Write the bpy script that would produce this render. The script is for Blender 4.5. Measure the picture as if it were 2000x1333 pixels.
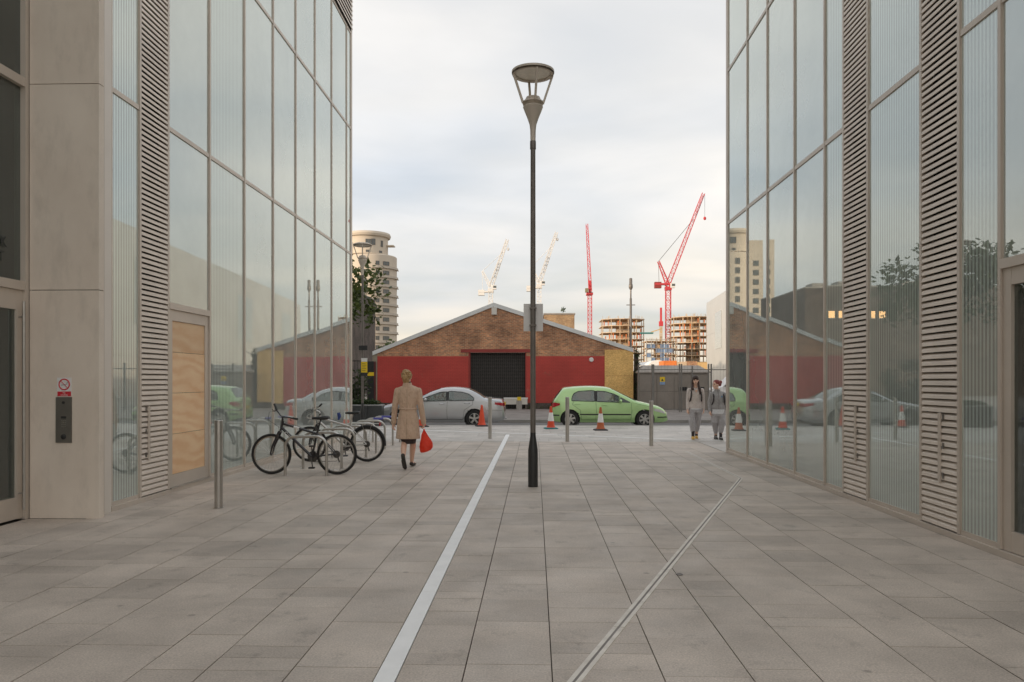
import bpy, bmesh, math, random
from mathutils import Vector, Matrix
random.seed(7)
R = math.radians
for o in list(bpy.data.objects): bpy.data.objects.remove(o)
scene = bpy.context.scene
COL = scene.collection

# ---------------------------------------------------------------- camera
FPX = 1500.0; HOR = 743.0; EYE = 1.55; VPX = 1045.0
YAW = math.atan((VPX - 1000) / FPX)
cam_d = bpy.data.cameras.new('camera'); cam = bpy.data.objects.new('camera', cam_d); COL.objects.link(cam)
cam.location = (0, 0, EYE); cam.rotation_euler = (R(90), 0, YAW)
cam_d.sensor_width = 36; cam_d.lens = FPX / 2000 * 36
cam_d.shift_y = (HOR - 666.5) / 2000
cam_d.clip_start = 0.1; cam_d.clip_end = 5000
scene.camera = cam

# ---------------------------------------------------------------- sky, sun, exposure
SUN_EL, SUN_AZ = R(8), R(240)        # low evening sun, behind the camera to the left (clockwise from +Y)
world = bpy.data.worlds.new('World'); scene.world = world; world.use_nodes = True
nt = world.node_tree; N = nt.nodes; L = nt.links; N.clear()
out = N.new('ShaderNodeOutputWorld'); bg = N.new('ShaderNodeBackground'); bg.inputs[1].default_value = 0.1
sky = N.new('ShaderNodeTexSky'); sky.sky_type = 'NISHITA'; sky.sun_disc = False
sky.sun_elevation = SUN_EL; sky.sun_rotation = SUN_AZ; sky.air_density = 1.0; sky.dust_density = 1.5; sky.ozone_density = 1.0
tc = N.new('ShaderNodeTexCoord'); sep = N.new('ShaderNodeSeparateXYZ'); L.new(tc.outputs['Generated'], sep.inputs[0])
def wm(op, a, b=None, c=None):
    n = N.new('ShaderNodeMath'); n.operation = op
    for i, q in enumerate((a, b, c)):
        if q is None: continue
        if isinstance(q, (int, float)): n.inputs[i].default_value = q
        else: L.new(q, n.inputs[i])
    return n.outputs[0]
zc = wm('MAXIMUM', sep.outputs[2], 0.0)
den = wm('ADD', zc, 0.16)
cx = wm('DIVIDE', sep.outputs[0], den); cy = wm('DIVIDE', sep.outputs[1], den)
cmb = N.new('ShaderNodeCombineXYZ'); L.new(cx, cmb.inputs[0]); L.new(cy, cmb.inputs[1])
mp = N.new('ShaderNodeMapping'); mp.inputs['Rotation'].default_value = (0, 0, R(38)); mp.inputs['Scale'].default_value = (0.8, 1.0, 1)
mp.inputs['Location'].default_value = (1.3, 0.4, 0)
L.new(cmb.outputs[0], mp.inputs[0])
n1 = N.new('ShaderNodeTexNoise'); n1.inputs['Scale'].default_value = 1.1; n1.inputs['Detail'].default_value = 7; n1.inputs['Roughness'].default_value = 0.52
n1.inputs['Distortion'].default_value = 0.25
L.new(mp.outputs[0], n1.inputs['Vector'])
r1 = N.new('ShaderNodeValToRGB'); r1.color_ramp.elements[0].position = 0.36; r1.color_ramp.elements[1].position = 0.66
r1.color_ramp.interpolation = 'EASE'
L.new(n1.outputs[0], r1.inputs[0])
n2 = N.new('ShaderNodeTexNoise'); n2.inputs['Scale'].default_value = 0.55; n2.inputs['Detail'].default_value = 4
L.new(mp.outputs[0], n2.inputs['Vector'])
ccol = N.new('ShaderNodeValToRGB')
ccol.color_ramp.elements[0].position = 0.36; ccol.color_ramp.elements[0].color = (0.565, 0.615, 0.685, 1)
ccol.color_ramp.elements[1].position = 0.62; ccol.color_ramp.elements[1].color = (0.83, 0.79, 0.74, 1)
L.new(n2.outputs[0], ccol.inputs[0])
# warmer, paler band low down, as in every evening sky
hz = N.new('ShaderNodeValToRGB')
hz.color_ramp.elements[0].position = 0.0; hz.color_ramp.elements[0].color = (1.0, 0.905, 0.75, 1)
hz.color_ramp.elements[1].position = 0.22; hz.color_ramp.elements[1].color = (1, 1, 1, 1)
L.new(zc, hz.inputs[0])
mul = N.new('ShaderNodeMix'); mul.data_type = 'RGBA'; mul.blend_type = 'MULTIPLY'; mul.inputs[0].default_value = 1
L.new(ccol.outputs[0], mul.inputs[6]); L.new(hz.outputs[0], mul.inputs[7])
vm = N.new('ShaderNodeVectorMath'); vm.operation = 'SCALE'; vm.inputs['Scale'].default_value = 10.0
L.new(mul.outputs[2], vm.inputs[0])
fac = wm('MULTIPLY_ADD', r1.outputs[0], 0.22, 0.78)
mx = N.new('ShaderNodeMix'); mx.data_type = 'RGBA'; L.new(fac, mx.inputs[0]); L.new(sky.outputs[0], mx.inputs[6]); L.new(vm.outputs[0], mx.inputs[7])
L.new(mx.outputs[2], bg.inputs[0]); L.new(bg.outputs[0], out.inputs[0])

sun_d = bpy.data.lights.new('sun', 'SUN'); sun = bpy.data.objects.new('sun', sun_d); COL.objects.link(sun)
sun_d.energy = 3.0; sun_d.angle = R(0.6); sun_d.color = (1.0, 0.80, 0.60)
sdir = Vector((math.sin(SUN_AZ) * math.cos(SUN_EL), math.cos(SUN_AZ) * math.cos(SUN_EL), math.sin(SUN_EL)))
sun.rotation_euler = sdir.to_track_quat('Z', 'Y').to_euler(); sun.location = (0, 0, 60)
vs = scene.view_settings; vs.view_transform = 'Standard'; vs.look = 'None'; vs.gamma = 1; vs.exposure = 0.40; vs.use_curve_mapping = False
scene.render.resolution_x = 1024; scene.render.resolution_y = 682
scene.cycles.max_bounces = 8; scene.cycles.transparent_max_bounces = 12
scene.cycles.glossy_bounces = 4; scene.cycles.diffuse_bounces = 4

# ---------------------------------------------------------------- photo pixel -> direction
cS, sS = math.cos(YAW), math.sin(YAW)
def ray(px, py):
    r = (px - 1000) / FPX; u = (HOR - py) / FPX
    return Vector((-sS + r * cS, cS + r * sS, u))
def at(px, py, Y):                    # the point at depth Y
    d = ray(px, py); t = Y / d.y
    return Vector((d.x * t, Y, EYE + d.z * t))
def gnd(px, py, z=0.0):               # the point on level z
    d = ray(px, py); t = (z - EYE) / d.z
    return Vector((d.x * t, d.y * t, z))
def fy(px, X):                        # depth where a column of pixels meets the wall plane x = X
    d = ray(px, HOR); return X / d.x * d.y

# ---------------------------------------------------------------- mesh helpers
def V(*a): return Vector(a)
class MB:
    def __init__(s): s.v = []; s.f = []
    def add(s, vs, fs):
        b = len(s.v); s.v += [tuple(q) for q in vs]; s.f += [tuple(i + b for i in f) for f in fs]; return s
    def box(s, x0, x1, y0, y1, z0, z1):
        if x0 > x1: x0, x1 = x1, x0
        if y0 > y1: y0, y1 = y1, y0
        if z0 > z1: z0, z1 = z1, z0
        return s.add([(x0,y0,z0),(x1,y0,z0),(x1,y1,z0),(x0,y1,z0),(x0,y0,z1),(x1,y0,z1),(x1,y1,z1),(x0,y1,z1)],
              [(0,3,2,1),(4,5,6,7),(0,1,5,4),(1,2,6,5),(2,3,7,6),(3,0,4,7)])
    def cbox(s, c, sx, sy, sz, M=None):
        p = [Vector((a*sx/2, b*sy/2, d*sz/2)) for d in (-1,1) for a, b in ((-1,-1),(1,-1),(1,1),(-1,1))]
        if M: p = [M @ q for q in p]
        return s.add([q + Vector(c) for q in p], [(0,3,2,1),(4,5,6,7),(0,1,5,4),(1,2,6,5),(2,3,7,6),(3,0,4,7)])
    def bar(s, p, q, w, h=None):
        p = Vector(p); q = Vector(q); h = h or w; d = q - p; ln = d.length
        if ln < 1e-6: return s
        M = d.to_track_quat('Z', 'Y').to_matrix()
        return s.cbox((p + q) / 2, w, h, ln, M)
    def loft(s, rings, cap=True, closed=True):
        n = len(rings[0]); vs = [q for r in rings for q in r]; fs = []
        for i in range(len(rings) - 1):
            for j in range(n if closed else n - 1):
                k = (j + 1) % n
                fs.append((i*n+j, i*n+k, (i+1)*n+k, (i+1)*n+j))
        if cap:
            fs.append(tuple(reversed(range(n)))); fs.append(tuple((len(rings)-1)*n + j for j in range(n)))
        return s.add(vs, fs)
    def tube(s, pts, r, seg=8, cap=True, ey=1.0):
        pts = [Vector(p) for p in pts]; n = len(pts)
        rr = r if isinstance(r, (list, tuple)) else [r] * n
        rings = []; up = None
        for i in range(n):
            d = (pts[min(i+1, n-1)] - pts[max(i-1, 0)]).normalized()
            if up is None:
                up = Vector((0,0,1)) if abs(d.z) < 0.9 else Vector((0,1,0))
            a = d.cross(up)
            if a.length < 1e-4: a = d.cross(Vector((1,0,0)))
            a.normalize(); b = a.cross(d).normalized(); up = b
            rings.append([pts[i] + a*math.cos(t)*rr[i] + b*math.sin(t)*rr[i]*ey for t in [2*math.pi*k/seg for k in range(seg)]])
        return s.loft(rings, cap)
    def ring(s, c, R_, r, axis='Y', seg=32, sub=8, a0=0, a1=2*math.pi, sx=1.0):
        full = abs(a1 - a0 - 2*math.pi) < 1e-6; c = Vector(c); rings = []
        m = seg if full else seg + 1
        for i in range(m):
            t = a0 + (a1 - a0)*i/seg
            e = Vector((math.cos(t), 0, math.sin(t))); n = Vector((0,1,0))
            if axis == 'Z': e = Vector((math.cos(t), math.sin(t), 0)); n = Vector((0,0,1))
            if axis == 'X': e = Vector((0, math.cos(t), math.sin(t))); n = Vector((1,0,0))
            rings.append([c + e*(R_ + r*math.cos(u)) + n*(r*sx*math.sin(u)) for u in [2*math.pi*k/sub for k in range(sub)]])
        if full: rings.append(rings[0]); return s.loft(rings, False)
        return s.loft(rings, True)
    def lathe(s, prof, c=(0,0,0), seg=16, axis='Z', cap=True):
        c = Vector(c); rings = []
        for r, h in prof:
            ring = []
            for k in range(seg):
                t = 2*math.pi*k/seg; x, y = r*math.cos(t), r*math.sin(t)
                ring.append(c + (Vector((x, y, h)) if axis == 'Z' else Vector((x, h, -y)) if axis == 'Y' else Vector((h, x, y))))
            rings.append(ring)
        return s.loft(rings, cap)
    def ell(s, c, rx, ry, rz, M=None, seg=16, rows=10):
        c = Vector(c); rings = []
        for i in range(1, rows):
            p = math.pi*i/rows; ring = []
            for k in range(seg):
                t = 2*math.pi*k/seg
                q = Vector((rx*math.sin(p)*math.cos(t), ry*math.sin(p)*math.sin(t), -rz*math.cos(p)))
                ring.append(c + (M @ q if M else q))
            rings.append(ring)
        return s.loft(rings, True)
    def prism(s, pts, f0, f1):            # two lists of 3D points of a polygon
        n = len(pts); a = [f0(p) for p in pts]; b = [f1(p) for p in pts]
        return s.add(a + b, [tuple(reversed(range(n))), tuple(range(n, 2*n))] + [(i, (i+1) % n, n + (i+1) % n, n + i) for i in range(n)])
    def mesh(s, name, smooth=False, off=None):
        me = bpy.data.meshes.new(name)
        vs = s.v if off is None else [(a-off[0], b-off[1], c-off[2]) for a, b, c in s.v]
        me.from_pydata(vs, [], s.f); me.update()
        bm = bmesh.new(); bm.from_mesh(me); bmesh.ops.recalc_face_normals(bm, faces=bm.faces); bm.to_mesh(me); bm.free()
        if smooth:
            me.polygons.foreach_set('use_smooth', [True]*len(me.polygons))
            try: me.set_sharp_from_angle(angle=R(40))
            except Exception: pass
        return me
    def build(s, name, m, parent=None, smooth=False, off=None, loc=None):
        me = s.mesh(name, smooth, off)
        return link(name, me, m, parent, loc)
def link(name, me, m, parent=None, loc=None, rot=None):
    o = bpy.data.objects.new(name, me); COL.objects.link(o)
    if m is not None and not me.materials: me.materials.append(m)
    if parent: o.parent = parent
    if loc is not None: o.location = loc
    if rot is not None: o.rotation_euler = rot
    return o
def tag(o, label, cat, group=None):
    o['label'] = label; o['category'] = cat
    if group: o['group'] = group
    return o
def thing(name, loc, label, cat, group=None, rz=0):
    o = bpy.data.objects.new(name, None); COL.objects.link(o); o.location = loc; o.rotation_euler = (0, 0, rz)
    o.empty_display_size = 0.2
    return tag(o, label, cat, group)
def struct(o, kind='structure'): o['kind'] = kind; return o
def copy_tree(o, parent=None):
    c = o.copy(); COL.objects.link(c); c.parent = parent
    for ch in list(o.children): copy_tree(ch, c)
    return c

# ---------------------------------------------------------------- materials
class NT:
    def __init__(s, name):
        s.m = bpy.data.materials.new(name); s.m.use_nodes = True; s.t = s.m.node_tree; s.N = s.t.nodes; s.L = s.t.links
        s.b = s.N['Principled BSDF']; s.o = s.N['Material Output']
    def n(s, typ, **kw):
        q = s.N.new('ShaderNode' + typ)
        for k, v in kw.items():
            if k in q.inputs: q.inputs[k].default_value = v
            else: setattr(q, k, v)
        return q
    def l(s, a, b): s.L.new(a, b)
    def math(s, op, a, b=None, c=None):
        q = s.N.new('ShaderNodeMath'); q.operation = op
        for i, w in enumerate((a, b, c)):
            if w is None: continue
            if isinstance(w, (int, float)): q.inputs[i].default_value = w
            else: s.l(w, q.inputs[i])
        return q.outputs[0]
    def ramp(s, src, stops):
        q = s.N.new('ShaderNodeValToRGB'); e = q.color_ramp.elements
        while len(e) < len(stops): e.new(0.5)
        for i, (p, c) in enumerate(stops):
            e[i].position = p; e[i].color = (c, c, c, 1) if isinstance(c, (int, float)) else (*c, 1)
        s.l(src, q.inputs[0]); return q.outputs[0]
    def mix(s, f, a, b, mode='MIX'):
        q = s.N.new('ShaderNodeMix'); q.data_type = 'RGBA'; q.blend_type = mode
        for i, w in ((0, f), (6, a), (7, b)):
            if isinstance(w, (int, float)): q.inputs[i].default_value = w
            elif isinstance(w, tuple): q.inputs[i].default_value = (*w, 1)
            else: s.l(w, q.inputs[i])
        return q.outputs[2]
    def noise(s, scale, detail=4, rough=0.5, vec=None, kind='Object'):
        q = s.N.new('ShaderNodeTexNoise'); q.inputs['Scale'].default_value = scale; q.inputs['Detail'].default_value = detail
        q.inputs['Roughness'].default_value = rough
        if vec is None: vec = s.coord(kind)
        s.l(vec, q.inputs['Vector']); return q.outputs[0]
    def coord(s, kind='Object'):
        if kind == 'World':
            return s.N.new('ShaderNodeNewGeometry').outputs['Position']
        return s.N.new('ShaderNodeTexCoord').outputs[kind]
    def mapping(s, vec, scale=(1,1,1), rot=(0,0,0), loc=(0,0,0)):
        q = s.N.new('ShaderNodeMapping'); q.inputs['Scale'].default_value = scale; q.inputs['Rotation'].default_value = rot; q.inputs['Location'].default_value = loc
        s.l(vec, q.inputs[0]); return q.outputs[0]
    def bump(s, h, strength=0.3, dist=0.01):
        q = s.N.new('ShaderNodeBump'); q.inputs['Strength'].default_value = strength; q.inputs['Distance'].default_value = dist
        s.l(h, q.inputs['Height']); s.l(q.outputs[0], s.b.inputs['Normal'])
def pm(name, col, rough=0.6, metal=0.0, var=0.12, scale=6.0, bump=0.0, bscale=60.0, kind='World', emit=None, spec=None, coat=0.0):
    t = NT(name)
    nz = t.noise(scale, 5, 0.55, kind=kind)
    lo = tuple(c*(1-var) for c in col); hi = tuple(min(1, c*(1+var)) for c in col)
    c = t.ramp(nz, [(0.3, lo), (0.7, hi)])
    t.l(c, t.b.inputs['Base Color'])
    t.b.inputs['Roughness'].default_value = rough; t.b.inputs['Metallic'].default_value = metal
    if spec is not None: t.b.inputs['Specular IOR Level'].default_value = spec
    if coat: t.b.inputs['Coat Weight'].default_value = coat; t.b.inputs['Coat Roughness'].default_value = 0.06
    if bump:
        t.bump(t.noise(bscale, 4, 0.6, kind=kind), bump, 0.01)
    if emit:
        t.b.inputs['Emission Color'].default_value = (*emit[0], 1); t.b.inputs['Emission Strength'].default_value = emit[1]
    return t.m
def glass_mat(name, tint=(0.84, 0.90, 0.86), base=0.28, ior=1.6, frit=None, haze=0.58):
    t = NT(name); t.N.remove(t.b)
    fr = t.n('Fresnel'); fr.inputs['IOR'].default_value = ior
    f = t.math('ADD', fr.outputs[0], base); f = t.math('MINIMUM', f, 1.0)
    tr = t.n('BsdfTransparent'); tr.inputs[0].default_value = (*tint, 1)
    gl = t.n('BsdfGlossy'); gl.inputs['Roughness'].default_value = 0.0; gl.inputs['Color'].default_value = (0.91, 0.97, 0.94, 1)
    # panes are never quite flat
    bp = t.n('Bump'); bp.inputs['Strength'].default_value = 0.02; bp.inputs['Distance'].default_value = 0.02
    t.l(t.noise(0.9, 1, 0.4, kind='World'), bp.inputs['Height']); oi = t.n('ObjectInfo'); r2 = t.math('FRACT', t.math('MULTIPLY', oi.outputs['Random'], 37.7))
    cv = t.n('CombineXYZ'); t.l(t.math('MULTIPLY', t.math('SUBTRACT', oi.outputs['Random'], 0.5), 0.010), cv.inputs[1]); t.l(t.math('MULTIPLY', t.math('SUBTRACT', r2, 0.5), 0.006), cv.inputs[2])
    va = t.n('VectorMath'); va.operation = 'ADD'; t.l(bp.outputs[0], va.inputs[0]); t.l(cv.outputs[0], va.inputs[1])
    vn_ = t.n('VectorMath'); vn_.operation = 'NORMALIZE'; t.l(va.outputs[0], vn_.inputs[0]); t.l(vn_.outputs[0], gl.inputs['Normal'])
    hd_ = t.n('BsdfDiffuse'); hd_.inputs[0].default_value = (0.88, 0.92, 0.865, 1)
    ht_ = t.n('BsdfTranslucent'); ht_.inputs[0].default_value = (0.88, 0.92, 0.865, 1)
    hm_ = t.n('MixShader'); hm_.inputs[0].default_value = 0.3; t.l(hd_.outputs[0], hm_.inputs[1]); t.l(ht_.outputs[0], hm_.inputs[2])
    hz_ = t.n('MixShader'); t.l(t.ramp(t.noise(0.7, 4, 0.55, kind='World'), [(0.3, haze*0.8), (0.7, haze*1.15)]), hz_.inputs[0]); t.l(tr.outputs[0], hz_.inputs[1]); t.l(hm_.outputs[0], hz_.inputs[2])
    inner = hz_.outputs[0]
    if frit:
        pos = t.coord('World'); sp = t.n('SeparateXYZ'); t.l(pos, sp.inputs[0])
        w = t.math('FRACT', t.math('DIVIDE', sp.outputs[1], frit))
        msk = t.math('GREATER_THAN', w, 0.52)
        df = t.n('BsdfDiffuse'); df.inputs[0].default_value = (0.70, 0.79, 0.73, 1)
        tl = t.n('BsdfTranslucent'); tl.inputs[0].default_value = (0.55, 0.66, 0.62, 1)
        m0 = t.n('MixShader'); m0.inputs[0].default_value = 0.25; t.l(df.outputs[0], m0.inputs[1]); t.l(tl.outputs[0], m0.inputs[2])
        m1 = t.n('MixShader'); t.l(msk, m1.inputs[0]); t.l(hz_.outputs[0], m1.inputs[1]); t.l(m0.outputs[0], m1.inputs[2])
        inner = m1.outputs[0]
    m2 = t.n('MixShader'); t.l(f, m2.inputs[0]); t.l(inner, m2.inputs[1]); t.l(gl.outputs[0], m2.inputs[2])
    t.l(m2.outputs[0], t.o.inputs[0]); return t.m
def brick_mat(name, c1, c2, mortar, painted=None):
    t = NT(name)
    sp = t.n('SeparateXYZ'); t.l(t.coord('World'), sp.inputs[0])
    xy = t.math('ADD', sp.outputs[0], sp.outputs[1])
    cb = t.n('CombineXYZ'); t.l(xy, cb.inputs[0]); t.l(sp.outputs[2], cb.inputs[1])
    br = t.n('TexBrick'); t.l(cb.outputs[0], br.inputs['Vector'])
    br.inputs['Scale'].default_value = 1; br.inputs['Brick Width'].default_value = 0.235; br.inputs['Row Height'].default_value = 0.078
    br.inputs['Mortar Size'].default_value = 0.011; br.inputs['Mortar Smooth'].default_value = 0.2; br.inputs['Bias'].default_value = 0.0
    br.inputs['Color1'].default_value = (*c1, 1); br.inputs['Color2'].default_value = (*c2, 1); br.inputs['Mortar'].default_value = (*mortar, 1)
    big = t.noise(0.9, 6, 0.62, kind='World'); fine = t.noise(6, 4, 0.6, vec=t.mapping(t.coord('World'), (1, 1, 2.2)))
    c = t.mix(1.0, br.outputs[0], t.ramp(big, [(0.32, (0.50, 0.47, 0.45)), (0.62, (1.12, 1.08, 1.02))]), 'MULTIPLY')
    c = t.mix(0.8, c, t.ramp(fine, [(0.35, (0.68, 0.72, 0.72)), (0.65, (1.2, 1.12, 1.05))]), 'MULTIPLY')
    if painted:
        pf = t.ramp(t.noise(2.2, 6, 0.65, kind='World'), [(0.28, 0.70), (0.40, 1.0)])
        pc = t.mix(1.0, painted, t.ramp(big, [(0.3, 0.82), (0.7, 1.1)]), 'MULTIPLY')
        pc = t.mix(t.math('MULTIPLY', br.outputs[1], 0.45), pc, tuple(q*0.55 for q in painted))
        c = t.mix(pf, c, pc)
    t.l(c, t.b.inputs['Base Color']); t.b.inputs['Roughness'].default_value = 0.55 if painted else 0.85
    t.bump(t.math('SUBTRACT', 1.0, br.outputs[1]), 0.9, 0.015)
    return t.m
M = {}
def paving_mat(name, col, stain=1.0):
    t = NT(name)
    oi = t.n('ObjectInfo'); ge = t.n('NewGeometry')
    rnd = t.math('FRACT', t.math('ADD', t.math('MULTIPLY', oi.outputs['Random'], 7.31), ge.outputs['Random Per Island']))
    tone = t.ramp(rnd, [(0.0, 0.86), (0.3, 0.97), (1.0, 1.06)])
    p = ge.outputs['Position']
    grain = t.ramp(t.noise(85, 3, 0.75, vec=p), [(0.3, 0.72), (0.72, 1.26)])
    blot = t.ramp(t.noise(1.3, 6, 0.62, vec=p), [(0.28, 0.74), (0.66, 1.08)])
    spot = t.ramp(t.noise(3.4, 7, 0.72, vec=t.mapping(p, (1, 0.8, 1), loc=(3.1, 8.2, 0))), [(0.57, 1.0), (0.70, 1 - 0.30*stain)])
    gum = t.n('TexVoronoi'); gum.inputs['Scale'].default_value = 1.5; t.l(p, gum.inputs['Vector'])
    gm = t.ramp(gum.outputs['Distance'], [(0.028, 0.66), (0.045, 1.0)])
    c = t.mix(1, col, tone, 'MULTIPLY')
    for q in (grain, blot, spot, gm): c = t.mix(1, c, q, 'MULTIPLY')
    t.l(c, t.b.inputs['Base Color'])
    t.l(t.ramp(t.noise(2.0, 4, 0.6, vec=p), [(0.35, 0.52), (0.65, 0.72)]), t.b.inputs['Roughness'])
    t.bump(t.noise(140, 3, 0.7, vec=p), 0.12, 0.004)
    return t.m
M['pave'] = paving_mat('granite_paving', (0.56, 0.48, 0.408))
M['pave_pale'] = paving_mat('pale_granite', (0.58, 0.535, 0.485), 0.6)
M['bed'] = pm('joint_sand', (0.10, 0.085, 0.07), 0.95, var=0.3, scale=8)
M['stripe'] = pm('white_granite', (0.90, 0.89, 0.87), 0.5, 0, 0.05, 5)
M['alu'] = pm('bronze_grey_aluminium', (0.60, 0.525, 0.45), 0.45, 0.2, 0.06, 1.5)
M['alu_pale'] = pm('pale_aluminium', (0.74, 0.68, 0.61), 0.5, 0.1, 0.05, 1.5)
M['louvre'] = pm('louvre_aluminium', (0.82, 0.73, 0.64), 0.5, 0.1, 0.08, 2)
M['dark'] = pm('dark_void', (0.02, 0.02, 0.02), 0.8, var=0.2)
M['glass'] = glass_mat('window_glass')
M['frit'] = glass_mat('striped_window_glass', frit=0.058, base=0.22, haze=0.52)
M['door_glass'] = glass_mat('entrance_glass', tint=(0.55, 0.62, 0.58), base=0.03, haze=0.10)
def concrete_mat():
    t = NT('fair_faced_concrete'); p = t.coord('World')
    a = t.ramp(t.noise(1.1, 6, 0.6, vec=t.mapping(p, (1.2, 1.2, 0.9))), [(0.3, (0.70, 0.605, 0.51)), (0.7, (0.80, 0.71, 0.61))])
    s = t.ramp(t.noise(2.6, 7, 0.7, vec=t.mapping(p, (1.6, 1.6, 0.6))), [(0.30, 0.88), (0.5, 1.0)])
    c = t.mix(1, a, s, 'MULTIPLY'); c = t.mix(1, c, t.ramp(t.noise(160, 2, 0.6, vec=p), [(0.3, 0.92), (0.7, 1.07)]), 'MULTIPLY')
    t.l(c, t.b.inputs['Base Color']); t.b.inputs['Roughness'].default_value = 0.75; t.bump(t.noise(40, 4, 0.6, vec=p), 0.15, 0.006); return t.m
M['concrete'] = concrete_mat()
def wood_mat(name, a, b, zscale, kn=0.5):
    t = NT(name); p = t.coord('World')
    w = t.noise(1.6, 5, 0.6, vec=t.mapping(p, (1.2, 1.2, zscale)))
    w2 = t.n('TexWave'); w2.inputs['Scale'].default_value = 1.6; w2.inputs['Distortion'].default_value = 14; w2.inputs['Detail'].default_value = 4; w2.bands_direction = 'Z'
    t.l(t.mapping(p, (0.35, 0.35, 1.1), rot=(0.1, 0.25, 0)), w2.inputs['Vector'])
    f = t.math('ADD', t.math('MULTIPLY', w, 0.7), t.math('MULTIPLY', w2.outputs[1], 0.3))
    oi = t.n('ObjectInfo')
    c = t.ramp(f, [(0.3, a), (0.72, b)])
    c = t.mix(1, c, t.ramp(oi.outputs['Random'], [(0, 0.80), (1, 1.15)]), 'MULTIPLY')
    t.l(c, t.b.inputs['Base Color']); t.b.inputs['Roughness'].default_value = 0.6; return t.m
M['ply'] = wood_mat('plywood', (0.82, 0.50, 0.27), (0.92, 0.65, 0.40), 3.0)
def osb_mat():
    t = NT('strand_board'); p = t.coord('World')
    v = t.n('TexVoronoi'); v.inputs['Scale'].default_value = 16; t.l(t.mapping(p, (1, 1, 2.2), rot=(0, 0.6, 0)), v.inputs['Vector'])
    c = t.ramp(v.outputs['Color'], [(0.15, (0.62, 0.36, 0.11)), (0.8, (0.88, 0.58, 0.22))])
    c = t.mix(1, c, t.ramp(t.noise(1.2, 4, vec=p), [(0.3, 0.85), (0.7, 1.1)]), 'MULTIPLY')
    t.l(c, t.b.inputs['Base Color']); t.b.inputs['Roughness'].default_value = 0.7; return t.m
M['osb'] = osb_mat()
M['steel'] = pm('brushed_steel', (0.52, 0.50, 0.47), 0.30, 1.0, 0.08, 9)
M['black_paint'] = pm('black_paint', (0.03, 0.03, 0.03), 0.38, 0.0, 0.2, 5)
M['lamp_grey'] = pm('lamp_taupe_paint', (0.60, 0.53, 0.45), 0.5, 0.2, 0.08, 4)
M['pole_grey'] = pm('pole_dark_paint', (0.17, 0.15, 0.132), 0.38, 0.25, 0.15, 4)
M['sign_back'] = pm('bare_sign_metal', (0.74, 0.72, 0.70), 0.5, 0.1, 0.06, 3)
M['asphalt'] = pm('asphalt', (0.15, 0.142, 0.136), 0.9, 0, 0.25, 1.5, 0.4, 120)
M['tarmac_path'] = pm('worn_footway_tarmac', (0.24, 0.215, 0.195), 0.9, 0, 0.25, 1.2, 0.3, 100)
M['kerb'] = pm('kerb_granite', (0.33, 0.31, 0.285), 0.75, 0, 0.15, 3)
M['earth'] = pm('waste_ground', (0.16, 0.14, 0.115), 0.95, 0, 0.3, 0.05)
M['brick'] = brick_mat('stock_brick', (0.68, 0.325, 0.175), (0.40, 0.19, 0.115), (0.58, 0.47, 0.34))
M['brick_yellow'] = brick_mat('yellow_stock_brick', (0.50, 0.34, 0.20), (0.40, 0.25, 0.14), (0.34, 0.28, 0.2))
M['brick_red'] = brick_mat('red_painted_brick', (0.42, 0.20, 0.115), (0.25, 0.115, 0.075), (0.36, 0.30, 0.235), painted=(0.55, 0.065, 0.05))
M['brick_dark'] = brick_mat('dark_brown_brick', (0.13, 0.11, 0.10), (0.10, 0.085, 0.08), (0.14, 0.12, 0.11))
M['barge'] = pm('grey_roof_flashing', (0.66, 0.67, 0.66), 0.6, 0.05, 0.08, 1.2)
M['roof'] = pm('cement_roof_sheet', (0.30, 0.29, 0.28), 0.85, 0, 0.15, 1)
M['red_paint'] = pm('red_steel_paint', (0.28, 0.04, 0.032), 0.5, 0, 0.12, 3)
M['white'] = pm('white_paint', (0.78, 0.77, 0.75), 0.5, 0, 0.05, 3)
M['offwhite'] = pm('off_white_plaster', (0.66, 0.63, 0.57), 0.7, 0, 0.06, 1)
M['yellow'] = pm('yellow_sign', (0.80, 0.55, 0.02), 0.45, 0, 0.05, 3)
M['red'] = pm('sign_red', (0.62, 0.03, 0.045), 0.45, 0, 0.05, 3)
M['interior'] = pm('interior_wall', (0.72, 0.74, 0.70), 0.8, 0, 0.1, 0.6)
M['int_floor'] = pm('interior_floor', (0.45, 0.44, 0.40), 0.5, 0, 0.08, 1)
M['int_white'] = pm('interior_white', (0.74, 0.75, 0.73), 0.7, 0, 0.04, 1)
# ================================================================ GROUND
ROAD_Z = -0.13; KY0, KY1 = 26.55, 30.3
struct(MB().add([(-3000,-800,-0.35),(3000,-800,-0.35),(3000,4000,-0.35),(-3000,4000,-0.35)], [(0,1,2,3)]).build('ground', M['earth']))
struct(MB().box(-120, 120, KY0 - 0.02, KY1 + 0.02, -0.34, ROAD_Z).build('road', M['asphalt']))
struct(MB().box(-120, 120, KY1 + 0.15, 140, -0.34, -0.02).build('far_pavement', M['tarmac_path']))
plaza = struct(MB().box(-60, 60, -26, KY0 - 0.2, -0.33, -0.014).build('plaza', M['bed']))
nk = struct(MB().box(-60, 60, -0.1, 0.1, 0, 0).build('near_kerb', M['kerb'])); fk = struct(MB().box(-60, 60, -0.1, 0.1, 0, 0).build('far_kerb', M['kerb']))
for o, y0, y1, zt in ((nk, KY0 - 0.195, KY0 - 0.025, -0.02), (fk, KY1 + 0.005, KY1 + 0.145, -0.03)):
    bpy.data.meshes.remove(o.data) if False else None
    o.data = MB().box(-120, 120, y0, y1, -0.345, zt).mesh('kerb_base'); o.data.materials.append(M['kerb'])
kme = MB().box(-0.447, 0.447, 0, 0.15, 0, 0.145).mesh('kerb_stone')
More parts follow.
